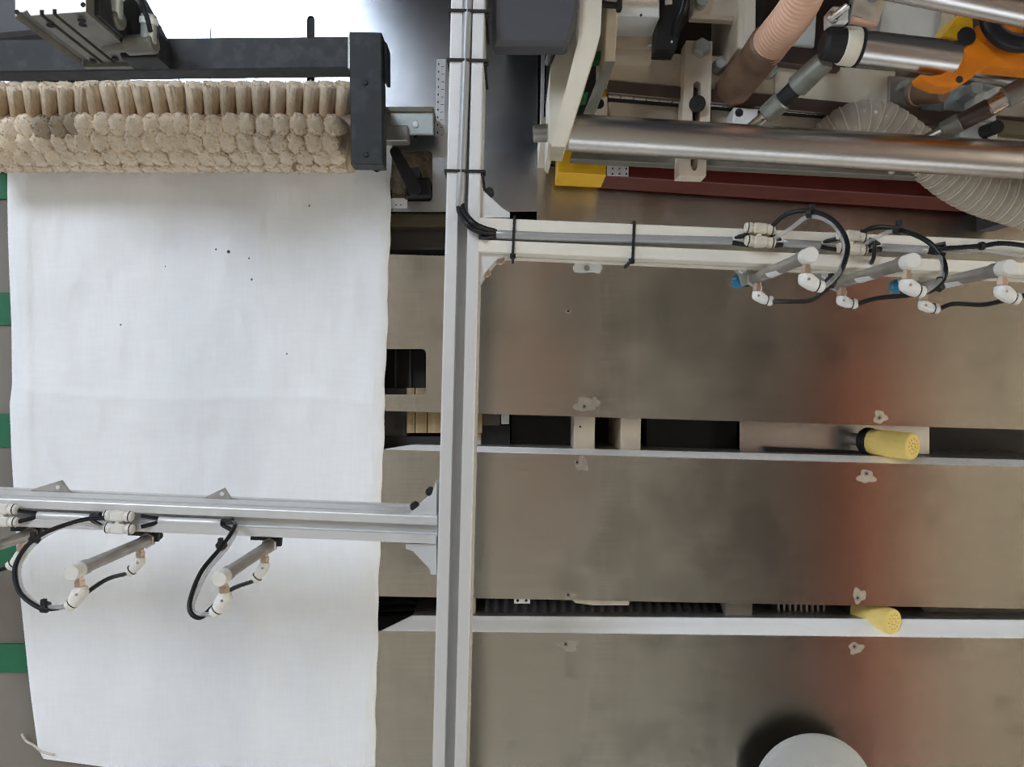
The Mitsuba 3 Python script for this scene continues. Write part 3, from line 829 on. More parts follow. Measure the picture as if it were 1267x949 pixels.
part(t, 'tie', cyl(P(1212, 304.6, .277), P(1217, 304, .277), 0.0036, n=10), 'black_plastic')
single('air_hose', 'clear air hose beside the black one at the right end of the right rail', 'hose', pxtube([(1150, 311, .268), (1190, 312, .272), (1215, 310, .274), (1245, 314, .273), (1300, 322, .272)], 0.0018, 8), 'clear_plastic', smooth=True)


def tie(label, a, b, t_, w, depth, flip=1):
    """Cable tie: a band round the rail at fraction t_ between a and b."""
    k = thing('cable_tie', label, 'cable tie')
    c = lerp(a, b, t_)
    d = (np.asarray(b) - a) / np.linalg.norm(np.asarray(b) - a)
    s = np.cross(d, [0, 0, 1.0])
    s /= np.linalg.norm(s)
    e = 0.0012
    co = [(-w / 2 - e, e * .8), (w / 2 + e, e * .8), (w / 2 + e, -depth - e), (-w / 2 - e, -depth - e)]
    ms = []
    for (x0, z0), (x1, z1) in zip(co, co[1:] + co[:1]):
        p, q = c + s * x0 + [0, 0, z0], c + s * x1 + [0, 0, z1]
        ms.append(hull(np.vstack([box_at(p, (.0022, .0022, .0022)).vertices, box_at(q, (.0022, .0022, .0022)).vertices])))
    part(k, 'band', join(ms), 'black_plastic')
    part(k, 'head', box_at(c + s * flip * (w / 2 + .0018) + [0, 0, -.004], (.005, .005, .005), b=.0008), 'black_plastic')


def tv(v):
    return (P(0, v, .27)[1] - RA[1]) / (RB[1] - RA[1])


tie('black cable tie round the upright rail, at the top edge', RA, RB, tv(14), 0.03, 0.06, -1)
tie('black cable tie round the upright rail, second from the top', RA, RB, tv(75), 0.03, 0.06, -1)
tie('black cable tie round the upright rail just above the junction', RA, RB, tv(212), 0.03, 0.06, -1)


def tu(u):
    return (P(u, 0, .2695)[0] - R2A[0]) / (R2B[0] - R2A[0])


tie('black cable tie round the right rail close to the junction', R2A, R2B, tu(635.5), 0.0305, 0.042)
tie('black cable tie round the right rail above the white clip', R2A, R2B, tu(783.5), 0.0305, 0.042)
t = thing('rail_clip', 'white metal clip with one bolt under the edge of the right rail', 'clip')
part(t, 'plate', slab([(709, 330), (713, 324), (741, 325), (746, 331), (742, 338), (733, 336), (720, 337), (711, 336)], 0.225, 0.229), 'pale_enamel')
part(t, 'bolt', hexbolt(P(726, 332, .229), 0.003, 0.002), 'dull_steel')
part(t, 'tongue', slab([(716, 305), (738, 306), (738, 326), (716, 326)], 0.222, 0.2265), 'dull_steel')


def union(label, u, v, h, ang, m='beige_plastic'):
    """Twin push-in air union clamped on a rail: two bodies with collars at both ends."""
    t = thing('air_union', label, 'fitting')
    c = P(u, v, h)
    d = np.array([math.cos(ang), -math.sin(ang), 0])
    s = np.array([math.sin(ang), math.cos(ang), 0])
    for k, sh_ in ((1, 0.0), (-1, .0015)):
        o = c + s * k * 0.0056 + d * sh_
        b = part(t, 'body', box_at(o, (0.0125, 0.0088, 0.0095), np.c_[d, s, [0, 0, 1]], 0.0014), m)
        for q in (-1, 1):
            part(b, 'collar', lathe(o + d * q * 0.0060, d * q, [(0, .0042), (.002, .0049), (.005, .0049), (.0068, .0038)], 14), m, smooth=35)
            part(b, 'ring', lathe(o + d * q * 0.0102, d * q, [(0, .0051), (.0009, .0051), (.0009, .004), (0, .004)], 14), 'ink')
    part(t, 'clip', box_at(c - [0, 0, .002], (0.004, 0.021, 0.009), np.c_[d, s, [0, 0, 1]], 0.001), m)
    return c, d, s


union('twin beige air union on the right rail above the first air cylinder', 939, 291, 0.2765, 0.10)
union('twin beige air union on the right rail above the second air cylinder', 1053, 300, 0.2765, 0.10)
union('twin pale air union on the left rail above the first air cylinder', 146, 646, 0.2565, 0.06, 'white_plastic')
union('twin pale air union on the left rail at the left frame edge', 3, 637, 0.2565, 0.06, 'white_plastic')


def elbow(t, p, dn, dp, neck=0.008, m='white_plastic', size=1.0):
    """Elbow fitting: brass neck from p along dn, then a body that turns to dp. Returns the mouth."""
    dn, dp = (np.asarray(x, float) / np.linalg.norm(x) for x in (dn, dp))
    k = part(t, 'elbow', hull(np.vstack([trimesh.creation.icosphere(1, .0052 * size).vertices + p + dn * (neck + .004), cyl(p + dn * neck, p + dn * (neck + .003), .0048 * size, n=12).vertices,
                                         cyl(p + dn * (neck + .006) + dp * .004, p + dn * (neck + .006) + dp * .0085, .0045 * size, n=12).vertices])), m, smooth=45)
    part(k, 'neck', lathe(p, dn, [(0, .0032), (neck * .35, .0032), (neck * .35, .0043), (neck * .8, .0043), (neck, .0034)], 6), 'brass')
    o = p + dn * (neck + .006) + dp * .0085
    part(k, 'collar', lathe(o, dp, [(0, .004), (.0012, .0047), (.0048, .0047), (.006, .0035)], 14), m, smooth=35)
    part(k, 'ring', lathe(o + dp * .0004, dp, [(0, .005), (.0007, .005), (.0007, .004), (0, .004)], 14), 'ink')
    part(k, 'screw_dot', disc(p + dn * (neck + .004) + [0, 0, .0048 * size], 0.0011, .0006, 8), 'dull_steel')
    return o + dp * .006


def air_cylinder(label, x, y, h0, h1, dtop, dlow, group, sticker=False, m='dull_steel'):
    """Slim upright air cylinder: tube, round end cap, rod and foot. Returns the mouths of its two fittings."""
    t = thing('air_cylinder', label, 'air cylinder', group)
    a, b = np.array([x, y, H0 + h0]), np.array([x, y, H0 + h1])
    up = np.array([0, 0, 1.0])
    part(t, 'tube', lathe(a, up, [(0, .0056), (.006, .0056), (.007, .0051), (h1 - h0 - .022, .0051), (h1 - h0 - .021, .0059), (h1 - h0 - .012, .0059)], 20), m, smooth=35)
    part(t, 'end_cap', lathe(b - up * .0125, up, [(0, .0057), (.001, .0061), (.0117, .0061), (.0125, .0056)], 24), 'cap_white', smooth=35, label='pale round end cap')
    part(t, 'rod', cyl(a - up * .022, a + up * .001, 0.0021, n=10), 'chrome', smooth=True)
    part(t, 'foot', lathe(a - up * .026, up, [(0, .004), (.003, .0045), (.005, .003), (.006, .0025)], 18), 'black_plastic', smooth=35)
    part(t, 'nut', hexbolt(a - up * .0045, 0.0075, .0045), 'dull_steel')
    if sticker:
        m2 = lathe(a + up * .045, up, [(0, .00515), (0, .0053), (.026, .0053), (.026, .00515)], 24)
        cen = m2.triangles_center - a
        m2 = trimesh.Trimesh(m2.vertices, m2.faces[(cen[:, 1] < -0.002) & (cen[:, 0] < 0.003)], process=False)
        part(t, 'name_sticker', m2, 'sticker', label='small pale sticker')
    dn = (dtop[0], dlow[0])
    p1 = elbow(t, b - up * .010 + np.array([*dtop[0], 0]) * .0058, (*dtop[0], 0), (*dtop[1], -0.1), size=1.15)
    p0 = elbow(t, a + up * .010 + np.array([*dlow[0], 0]) * .0050, (*dlow[0], 0), (*dlow[1], 0.0), size=.92)
    return t, p1, p0


def loop(label, pts, r, m, group=None):
    return single('air_hose', label, 'hose', sweep(smooth_path(pts, 9), r, 9), m, smooth=True, group=group)


def knot(label, p, d, r=0.0046):
    t = thing('cable_tie', label, 'cable tie')
    d = np.asarray(d, float) / np.linalg.norm(d)
    part(t, 'band', lathe(np.asarray(p) - d * .0022, d, [(0, r), (.0044, r)], 12), 'black_plastic')
    _, a, b = frame(d)
    part(t, 'head', box_at(np.asarray(p) + [-.0, .0045, .002], (.004, .005, .004), b=.0006), 'black_plastic')


def mid(u0, v0, h0, u1, v1, h1):
    return (P(u0, v0, h0)[:2] + P(u1, v1, h1)[:2]) / 2


LG, RG = 'air cylinders on the left rail', 'air cylinders on the right rail'
# left rail
x, y = mid(177, 669, .24, 88.5, 711, .355)
_, a1, a0 = air_cylinder('steel air cylinder on the left rail, left one of the two whole ones', x, y, .235, .355, ((.1, -1), (-1, -.9)), ((-.05, -1), (-1, -.75)), LG)
loop('clear air hose looping from the left rail to the left air cylinder', [P(131, 653, .2575), P(95, 648, .27), P(55, 663, .29), P(26, 695, .305), P(27, 728, .32), P(47, 748, .33), P(60, 751, .335), a1], 0.0018, 'clear_plastic')
loop('black air hose looping from the left rail to the left air cylinder', [P(132, 640, .2575), P(95, 645, .275), P(45, 665, .295), P(20, 697, .31), P(23, 730, .325), P(45, 750, .335), P(66, 753, .335), P(90, 745, .32), P(130, 718, .28), a0], 0.0019, 'black_tube')
knot('black cable tie joining two hoses at the upper left of the left hose loop', P(43, 667, .295), P(20, 697, .31) - P(45, 665, .295))
knot('black cable tie joining two hoses at the bottom of the left hose loop', P(56, 751, .334), P(66, 753, .335) - P(45, 750, .335))
x, y = mid(333, 671, .24, 267, 724, .355)
_, a1, a0 = air_cylinder('steel air cylinder on the left rail, nearest the upright rail', x, y, .235, .355, ((.05, -1), (-.75, -.8)), ((-.05, -1), (-.7, -.8)), LG)
loop('clear air hose bending down to the air cylinder nearest the upright rail', [P(282, 648, .2485), P(293, 653, .262), P(282, 676, .285), P(258, 705, .31), P(241, 740, .33), P(240, 758, .335), a1], 0.0018, 'clear_plastic')
loop('black air hose bending down to the air cylinder nearest the upright rail', [P(279, 646, .2485), P(291, 649, .266), P(277, 673, .29), P(250, 706, .315), P(236, 740, .332), P(236, 758, .338), P(248, 764, .338), P(262, 752, .33), P(285, 730, .29), a0], 0.0019, 'black_tube')
knot('black cable tie on the hoses beside the air cylinder nearest the upright rail', P(274, 675, .288), P(250, 706, .315) - P(277, 673, .29))
x, y = P(32, 663, .24)[:2]
_, a1, a0 = air_cylinder('steel air cylinder on the left rail, cut off by the left frame edge', x, y, .235, .355, ((.1, -1), (-1, -.9)), ((-.05, -1), (-1, -.75)), LG)
loop('black air hose leaving the cut-off air cylinder at the left edge', [a0, a0 + [-.02, -.006, .01], a0 + [-.06, -.02, .02]], 0.0019, 'black_tube')
LB = [('black mounting bracket under the left rail at the left one of two whole air cylinders', (177, 669), 158, 198), ('black mounting bracket under the left rail at the cylinder nearest the upright rail', (333, 671), 310, 350), ('black mounting bracket under the left rail at the cut-off air cylinder', (32, 662), 13, 52)]
for lab, (u, v), ua, ub in LB:
    t = thing('mounting_bracket', lab, 'bracket')
    yv = edge((0, 653), (520, 672), u)
    part(t, 'plate', slab([(ua, yv - 16), (ub, yv - 15), (ub - 3, yv + 11), (ub - 12, yv + 11), (ub - 14, yv + 4), (ua, yv + 3)], 0.228, 0.2325, 0.0), 'black_paint')
for lab, pts, hole in (('thin grey bracket plate behind the left rail, near the left edge', [(38, 606), (75, 594.5), (86, 610), (86, 625), (38, 625)], (72, 603)), ('thin grey bracket plate behind the left rail, in the middle of the bag', [(250, 617), (277, 604), (286, 618), (286, 635), (250, 635)], (275, 611))):
    t = thing('bracket_plate', lab, 'bracket')
    part(t, 'plate', slab(pts, 0.2, 0.2035), 'dull_steel')
    part(t, 'screw', disc(P(*hole, .2034), 0.0022, 0.001, 12, c=.0003), 'aluminium')

# right rail
x, y = mid(935, 343, .24, 1005, 316.5, .369)
_, a1, a0 = air_cylinder('steel air cylinder on the right rail, leftmost of the three', x, y, .235, .369, ((-.02, -1), (1, -.25)), ((-.05, -1), (1, -.2)), RG, True)
loop('clear air hose looping up from the leftmost right-rail cylinder', [P(957, 296, .2775), P(978, 283, .29), P(1001, 268, .30), P(1030, 277, .32), P(1045, 305, .335), P(1040, 333, .345), P(1030, 346, .35), a1], 0.0019, 'clear_plastic')
loop('black air hose looping round the leftmost right-rail cylinder', [P(954, 281, .2775), P(972, 266, .29), P(1000, 261, .30), P(1030, 272, .32), P(1048, 300, .335), P(1043, 330, .345), P(1026, 354, .34), P(1004, 371, .31), P(975, 373, .28), a0], 0.0020, 'black_tube')
knot('black cable tie at the top of the leftmost hose loop on the right rail', P(1003, 263.5, .302), P(1030, 272, .32) - P(972, 266, .29))
knot('black cable tie at the bottom of the leftmost hose loop on the right rail', P(1027, 350, .345), (.02, .03, 0))
x, y = mid(1039, 350, .24, 1131.5, 322.5, .369)
_, a1, a0 = air_cylinder('steel air cylinder on the right rail, middle one of the three', x, y, .235, .369, ((-.02, -1), (1, -.2)), ((-.05, -1), (1, -.05)), RG, True)
loop('clear air hose looping up from the middle right-rail cylinder', [P(1071, 302, .2775), P(1090, 291, .29), P(1112, 285, .30), P(1145, 297, .32), P(1164, 318, .335), P(1166, 340, .345), P(1158, 351, .35), a1], 0.0019, 'clear_plastic')
loop('black air hose looping round the middle right-rail cylinder', [P(1066, 287, .2775), P(1085, 281, .29), P(1112, 284, .30), P(1145, 297, .325), P(1165, 318, .335), P(1169, 340, .345), P(1155, 358, .335), P(1125, 365, .30), P(1085, 369, .27), a0], 0.0021, 'black_tube')
single('air_hose', 'black air hose curling down from the second union over the edge of the right rail', 'hose', pxtube([(1074, 306, .277), (1081, 297, .282), (1082, 312, .283), (1078, 325, .27), (1066, 331, .245), (1040, 332, .228), (1010, 333, .222)], 0.0018, 8), 'black_tube', smooth=True)
knot('black cable tie at the top of the middle hose loop on the right rail', P(1111, 283.5, .302), P(1145, 297, .32) - P(1085, 281, .29))
knot('black cable tie at the bottom of the middle hose loop on the right rail', P(1161, 354, .345), (.02, .02, 0))
x, y = mid(1146, 354, .24, 1243.5, 333, .366)
_, a1, a0 = air_cylinder('steel air cylinder on the right rail, rightmost at the frame edge', x, y, .235, .366, ((-.02, -1), (1, -.25)), ((-.05, -1), (1, -.05)), RG, True)
loop('black air hose low beside the rightmost cylinder at the frame edge', [a0, P(1180, 376, .26), P(1215, 377, .30), P(1245, 371, .325), P(1290, 360, .345)], 0.0020, 'black_tube')
for lab, u0, v0 in (('grey mounting bracket of the leftmost cylinder on the right rail', 908, 328), ('grey mounting bracket of the middle cylinder on the right rail', 1010, 334), ('grey mounting bracket of the rightmost cylinder on the right rail', 1120, 340)):
    t = thing('mounting_bracket', lab, 'bracket')
    part(t, 'plate', slab([(u0, v0 - 10), (u0 + 48, v0 - 8), (u0 + 48, v0 + 3), (u0 + 36, v0 + 8), (u0 + 26, v0 + 22), (u0 + 11, v0 + 26), (u0 + 6, v0 + 10), (u0, v0 + 5)], 0.227, 0.2305), 'grey_zinc')
    part(t, 'nut', hexbolt(P(u0 + 10, v0 + 6, .2305), 0.0038, .003), 'aluminium')
for lab, u, v in (('bright blue knob under the leftmost cylinder on the right rail', 911, 349), ('bright blue knob under the middle cylinder on the right rail', 1106, 355)):
    t = thing('blue_knob', lab, 'knob')
    part(t, 'cap', lathe(P(u, v, .196), (0, 0, 1), [(0, .0055), (.003, .0066), (.012, .0064), (.016, .0045), (.017, .001)], 18), 'blue_knob', smooth=40)
    part(t, 'stem', cyl(P(u, v, .205), P(u, v, .205) + [0.008, 0.006, .018], 0.0026), 'dull_steel')
    part(t, 'strap', beam(P(u + 11, v - 6, .2262), P(u + 12, v - 26, .2265), 0.008, 0.002), 'grey_zinc')

# ------------------------------------------------------------------ the round grey cap
t = thing('round_cap', 'round grey domed cap at the bottom edge on the lowest panel', 'cap')
c = P(1009, 986, .045)
part(t, 'dome', lathe([c[0], c[1], H0 + .034], (0, 0, 1), [(0, .065), (.002, .071), (.006, .0715), (.011, .067), (.016, .054), (.0195, .036), (.021, .017), (.0212, 0.001)], 56), 'dome_grey', smooth=40)
part(t, 'underside', lathe([c[0], c[1], H0 + .026], (0, 0, 1), [(0, .056), (.008, .069), (.0085, .067)], 48), 'dark_cavity', smooth=40, label='dark underside')
part(t, 'stem', cyl([c[0], c[1], H0 + .0003], [c[0], c[1], H0 + .027], .03, n=28), 'black_plastic', smooth=40)

# ------------------------------------------------------------------ the roller machine, upper right
t = thing('roller_machine', 'dark steel body of the roller machine behind the plates and rollers', 'machine')
part(t, 'block', slab([(752, -90), (1500, -90), (1500, 190), (752, 150)], -0.139, 0.035), 'brown_bar')
part(t, 'left_block', slab([(678, 60), (765, 60), (765, 205), (672, 190)], -0.14, 0.03), 'dark_cavity')
t = thing('red_beam', 'dark red painted beam with a yellow end below the long roller', 'beam')
part(t, 'bar', slab([(750, 150), (1345, 190), (1345, 257), (750, 218)], 0.006, 0.06, 0.001), 'red_paint')
part(t, 'yellow_end', slab([(691, 150), (750, 150), (750, 217), (690, 214)], 0.006, 0.061, 0.001), 'yellow_paint', label='yellow painted end')
part(t, 'support', slab(rect(700, 150, 1330, 170), -0.01, 0.03), 'brown_bar')
t = thing('paper_label', 'white label with dotted marks at the yellow end of the red beam', 'label')
part(t, 'paper', slab([(751, 204.5), (778, 206), (777.5, 218), (751, 217)], 0.06, 0.0615), 'sticker')
for u in (757, 765.5, 774):
    for v in (207.5, 214):
        part(t, 'mark', slab(rect(u, v, u + 2, v + 2.2), 0.0615, 0.0618), 'ink')

CB = P(1345, 203.5, 0.16)
single('steel_bar', 'dull flat steel bar close below the long roller', 'bar', slab([(711, 172), (1345, 212), (1345, 230), (706, 197)], 0.082, 0.098, 0.001), 'gunmetal_and_shade')
t = thing('long_roller', 'long polished steel roller in front of the machine, above the red beam', 'roller')
part(t, 'tube', cyl(P(703, 164, .16), CB, 0.0187, n=48, c=0.001), 'chrome', smooth=40)
part(t, 'shaft', cyl(P(660, 165, .16), P(706, 164.3, .16), 0.009), 'dull_steel')
part(t, 'end_bearing', slab(rect(1335, 170, 1360, 245), 0.0, 0.17), 'charcoal')

single('lower_plate', 'stained beige steel plate behind the long roller', 'plate', slab([(754, 108), (1345, 158), (1345, 215), (754, 165)], 0.03, 0.072, 0.001), 'cream_plate')
t = thing('brown_bar', 'dark brown square bar running across the machine above the toothed strip', 'bar')
part(t, 'bar', slab([(752, 98.5), (1345, 154), (1345, 172), (752, 115)], 0.087, 0.092, 0.001), 'brown_bar')
t = thing('toothed_strip', 'pale segmented strip along the lower edge of the brown bar', 'strip')
part(t, 'backing', slab([(752, 114), (1042, 139), (1042, 144), (752, 121)], 0.070, 0.0835), 'ink')
for i in range(18):
    u0, u1 = 753 + i * 15.9, 753 + i * 15.9 + 14.6
    f0, f1 = 116 + (u0 - 752) * .0835, 116 + (u1 - 752) * .0835
    part(t, 'segment', slab([(u0, f0), (u1, f1), (u1, f1 + 3.8), (u0, f0 + 3.8)], 0.0835, 0.0855), 'pale_enamel' if i > 6 else 'cream_plate')
single('amber_chip', 'small amber chip at the left end of the toothed strip', 'chip', slab(rect(745, 112, 753, 118), 0.05, 0.08), 'yellow_paint')
single('upper_plate', 'beige steel plate above the brown bar, left of the peach hose', 'plate', slab([(754, 62), (958, 72), (958, 117), (754, 99)], 0.035, 0.082, 0.001), 'cream_plate')
single('upper_plate', 'beige steel plate above the brown bar, right of the peach hose', 'plate', slab([(958, 76), (1108, 88), (1108, 134), (958, 119)], 0.035, 0.083, 0.001), 'cream_paint')
single('upper_plate', 'beige steel plate above the brown bar at the right edge', 'plate', slab([(1220, 106), (1345, 113), (1345, 150), (1220, 142)], 0.035, 0.084, 0.001), 'cream_paint')
single('lower_plate', 'beige plate above the long roller at the right frame edge', 'plate', slab([(1226, 164), (1345, 173), (1345, 205), (1222, 195)], 0.03, 0.085, 0.001), 'cream_paint')
single('olive_bar', 'dark olive bar between two beige plates at the right frame edge', 'bar', slab([(1234, 147), (1345, 158), (1345, 176), (1234, 165)], 0.05, 0.095, 0.001), 'olive')

# slotted arm
t = thing('slotted_arm', 'cream slotted steel arm with a bolt, passing under the long roller', 'arm')
slotpx = [(u, v) for u, v in np.array(sg.LineString([(862.5, 105), (861, 160)]).buffer(4.6, quad_segs=6).exterior.coords)]
part(t, 'bar', slab([(849, 50), (881.5, 51), (878, 175), (843, 174)], 0.084, 0.108, 0.0, [slotpx]), 'cream_plate')
part(t, 'fork', slab([(841, 170), (875, 171), (873.5, 218), (865, 218), (865, 191), (863, 209), (859.5, 212), (855, 209), (854, 190), (853, 217), (840, 217)][:3] + [(863.5, 217.5), (863.5, 206), (862, 211), (859, 212.5), (856, 211), (854.5, 206), (854.5, 190), (862.5, 190), (863.5, 217)][:0] + [(840, 217)], 0.099, 0.122, 0.0, [[(854.5, 172), (863.5, 172), (863.5, 205), (861.5, 210), (859, 211.5), (856.5, 210), (854.5, 205)]]), 'cream_plate', label='forked lower end')
part(t, 'bolt', hexbolt(P(866, 62, .108), 0.0098, .012), 'grey_zinc')
part(t, 'clamp_bolt', cyl(P(862, 131, .094), P(863, 128, .118), 0.0088, n=18, c=.001), 'black_plastic', smooth=35)
part(t, 'packing', slab(rect(846, 52, 880, 170), 0.03, 0.0825), 'brown_bar')
for lab, u, v, r in (('grey hex bolt just right of the slotted arm', 888, 81, .0068), ('grey hex bolt right of the peach hose cuff', 951, 86, .0072), ('grey hex bolt beside the copper bushing', 1115, 106, .0065)):
    t = thing('hex_bolt', lab, 'bolt')
    part(t, 'head', hexbolt(P(u, v + 3, .084), r, .013), 'grey_zinc')
    part(t, 'washer', disc(P(u, v + 3, .0825), r * 1.25, .0018, 18), 'dull_steel')
t = thing('block_with_hole', 'small pale block with a round hole right of the slotted arm', 'block')
part(t, 'body', slab([(908, 133), (938, 135), (936, 162), (905, 160)], 0.07, 0.098, 0.0008), 'pale_enamel')
part(t, 'hole', disc(P(914.5, 139.5, .098), 0.0046, .0004, 16), 'ink')
t = thing('block_with_hole', 'small cream block with a dark hole beside the white side plate', 'block')
part(t, 'body', slab([(736, 119), (751.5, 119), (751, 150), (732, 150)], 0.03, 0.10, 0.0008), 'cream_paint')
part(t, 'hole', disc(P(741, 128.5, .10), 0.0058, .0004, 16), 'ink')

# white side plates
t = thing('side_plate', 'thick cream machine side plate with an angled end, left of the rollers', 'side plate')
part(t, 'rim', slab([(720, -70), (748, -70), (743, 42), (699, 182), (682, 181), (716, 47)], 0.19, 0.235), 'cream_paint')
part(t, 'cheek', slab([(700, -70), (724, -70), (718, 48), (684, 180), (679, 176), (681, 82), (692, 58), (711, 6)], 0.10, 0.20), 'cream_paint')
part(t, 'foot_block', slab([(669, 144), (683, 145), (681, 173), (669, 173)], -0.01, 0.10, 0.001), 'cream_paint')
part(t, 'screw_stud', cyl(P(678, 78, .03), P(683, 60, .06), 0.004), 'dull_steel')
t = thing('side_plate', 'second cream side plate with a dark slanted end, beside the green blocks', 'side plate')
part(t, 'upper', slab([(751, 10), (765, 10), (761, 76), (748, 76)], 0.12, 0.19, 0.001), 'cream_plate')
a, b, c, d = P(748, 76, .19), P(761, 76, .19), P(736, 137, .12), P(722, 140, .12)
part(t, 'slanted_end', hull([a, b, c, d] + [q + [0, 0, -.02] for q in (a, b)] + [q + [0, 0, -.05] for q in (c, d)]), 'joint_steel')
part(t, 'support', slab([(752, -60), (764, -60), (760, 74), (750, 74)], 0.03, 0.13), 'cream_plate')
for lab, pts in (('green block between the two side plates, upper one', [(735, 64), (749, 62), (747, 73), (733, 75)]), ('green block between the two side plates, lower one', [(719, 115), (728, 114), (726, 123), (716, 124)])):
    single('green_block', lab, 'block', slab(pts, 0.135, 0.15), 'green_belt')
t = thing('wing_bolt', 'small black bolt at the top of the second side plate', 'bolt')
part(t, 'shank', cyl(P(744, 5, .2), P(764, 7, .2), 0.003), 'black_plastic')
part(t, 'head', box_at(P(766, 7, .2), (.005, .010, .01), b=.001), 'black_plastic')

t = thing('motor_cover', 'dark grey motor cover at the top edge between the upright rail and the cream plate', 'cover')
part(t, 'shell', slab([(608, -90), (718, -90), (716, 5), (711, 30), (703, 52), (698, 55), (612, 55), (609, 50)], 0.228, 0.25, 0.004), 'charcoal')
part(t, 'mount', slab([(625, -190), (690, -190), (690, -70), (625, -70)], -0.004, 0.229), 'black_paint')

# boxes and plates at the top
t = thing('white_box', 'white box with a small screw behind the second side plate', 'box')
part(t, 'body', slab([(762, -60), (816, -60), (816, 21), (762, 19)], 0.03, 0.17, 0.001), 'pale_enamel')
part(t, 'front_plate', slab([(757, 19.5), (816, 21.5), (813, 61), (760, 60)], 0.05, 0.125, 0.001), 'cream_plate')
part(t, 'lid', slab([(762, -60), (815, -60), (815, 3), (762, 2)], 0.17, 0.176), 'cream_plate')
part(t, 'screw', disc(P(793, 19, .17), .0012, .001, 8), 'ink')
t = thing('black_housing', 'black cable housing hanging beside the white box', 'housing')
part(t, 'body', slab([(813, -60), (856, -60), (852, 20), (842, 35), (836, 62), (811, 61), (814, 20)], 0.135, 0.16, 0.002), 'black_plastic')
part(t, 'window', slab([(823, -4), (832, -4), (832, 5), (823, 6)], 0.16, 0.161), 'cream_plate')
part(t, 'rivet', disc(P(831, 52, .16), .0012, .0008, 8), 'aluminium')
part(t, 'cable', pxtube([(850, -40, .17), (846, 5, .172), (838, 30, .166), (832, 55, .15)], .005, 8), 'black_tube', smooth=True)
single('silver_cable', 'short silver cable end in front of the white box', 'cable', pxtube([(793, 64, .11), (800, 59, .13), (806, 56, .135), (812, 55, .125)], .0016, 7), 'aluminium', smooth=True)
t = thing('cream_bracket', 'cream bracket plate with a long bolt at the top edge, left of the peach hose', 'bracket')
part(t, 'plate', slab([(855, -90), (915, -90), (913, 24), (855, 21)], 0.118, 0.13, 0.003), 'cream_plate')
part(t, 'bolt', hull(np.vstack([disc(P(866, 6, .13), .0066, .012, 12).vertices, disc(P(868, -8, .13), .0066, .012, 12).vertices])), 'grey_zinc')
t = thing('steel_post', 'grooved pale steel post beside the peach hose', 'post')
part(t, 'post', slab([(913, -60), (922, -60), (920, 60), (912, 60)], 0.035, 0.14, 0.001), 'cream_plate')
part(t, 'bright_edge', slab([(923, -60), (936, -60), (935, 52), (921, 58)], 0.035, 0.15, 0.001), 'anodised')
part(t, 'dark_edge', slab([(936, -60), (947, -60), (943, 40), (936, 46)], 0.035, 0.13), 'black_plastic')

t = thing('peach_hose', 'peach coloured ribbed hose coming down from the top edge', 'hose')
path = smooth_path([P(1014, -55, .29), P(988, 8, .235), P(957, 49, .178), P(948, 61, .16)], 20)
part(t, 'tube', ribbed(path, (0.0168, 0.0185), 0.0006, 0.0052, 28), 'peach_hose', smooth=True)
part(t, 'cuff', sweep(smooth_path([P(952, 52, .172), P(935, 76, .14), P(915, 100, .11), P(906, 112, .085)], 6), 0.0196, 24), 'hose_cuff', smooth=True, label='brown rubber cuff')

single('pale_plate', 'pale grey panel edge right of the peach hose', 'panel', slab([(960, 10), (1011, 8), (1008, 57), (958, 53)], 0.035, 0.10, 0.001), 'pale_enamel')
t = thing('brown_rail', 'dark brown rail behind the black joint cap', 'rail')
part(t, 'bar', slab([(955, 54), (1040, 64), (1040, 86), (950, 76)], 0.05, 0.095, 0.001), 'brown_bar')
single('white_plate', 'wide pale grey white panel behind the short roller at the top edge', 'panel', slab([(1095, -60), (1172, -60), (1164, 60), (1088, 55)], 0.035, 0.12, 0.001), 'pale_enamel')
single('grey_strip', 'dull grey strip at the right side of the wide pale panel', 'strip', slab([(1167, 4), (1183, 6), (1177, 60), (1160, 60)], 0.12, 0.124), 'cream_plate')
t = thing('tilted_plate', 'tilted beige plate at the top edge above the short roller', 'plate')
a, b, c, d = P(1068, -40, .2), P(1108, -40, .2), P(1087, 28, .17), P(1056, 18, .17)
part(t, 'plate', hull([a, b, c, d] + [q - [0, 0, .008] for q in (a, b, c, d)]), 'cream_plate')
part(t, 'stay', cyl(P(1080, -5, .186), P(1088, -5, .10), .006), 'dull_steel')
part(t, 'pin', cyl(P(1054, 25, .185), P(1083, 31, .18), .0035), 'peach_hose')

# short roller with collar
SA, SB = P(1046, 57, .23), P(1181, 73, .23)
ud = (SB - SA) / np.linalg.norm(SB - SA)
t = thing('short_roller', 'short thick steel roller with a black end cap, upper right', 'roller')
part(t, 'tube', cyl(SA, SB, 0.0155, n=40, c=.0008), 'chrome', smooth=40)
part(t, 'collar', lathe(SA - ud * .004, ud, [(0, .0165), (.001, .0172), (.013, .0172), (.014, .0165)], 36), 'cream_paint', smooth=35)
part(t, 'ring', lathe(SA + ud * .0105, ud, [(0, .0174), (.0022, .0174)], 36), 'ink')
part(t, 'end_cap', lathe(SA - ud * .022, ud, [(0, .011), (.003, .0145), (.0185, .0155)], 32), 'black_plastic', smooth=35)
part(t, 'hanger', cyl(P(1020, 56, .20), P(1020, 56, .09), 0.007), 'black_paint')
t = thing('clamp_screw', 'polished clamp screw above the black joint cap', 'screw')
part(t, 'block', box_at(P(1034, 24, .235), (.016, .016, .02), b=.002), 'pale_enamel')
part(t, 'shank', cyl(P(1030, 22, .25), P(1050, 6, .265), .0035), 'chrome', smooth=True)
part(t, 'head', cyl(P(1027, 24, .246), P(1033, 19, .25), .006, c=.001), 'dull_steel', smooth=35)


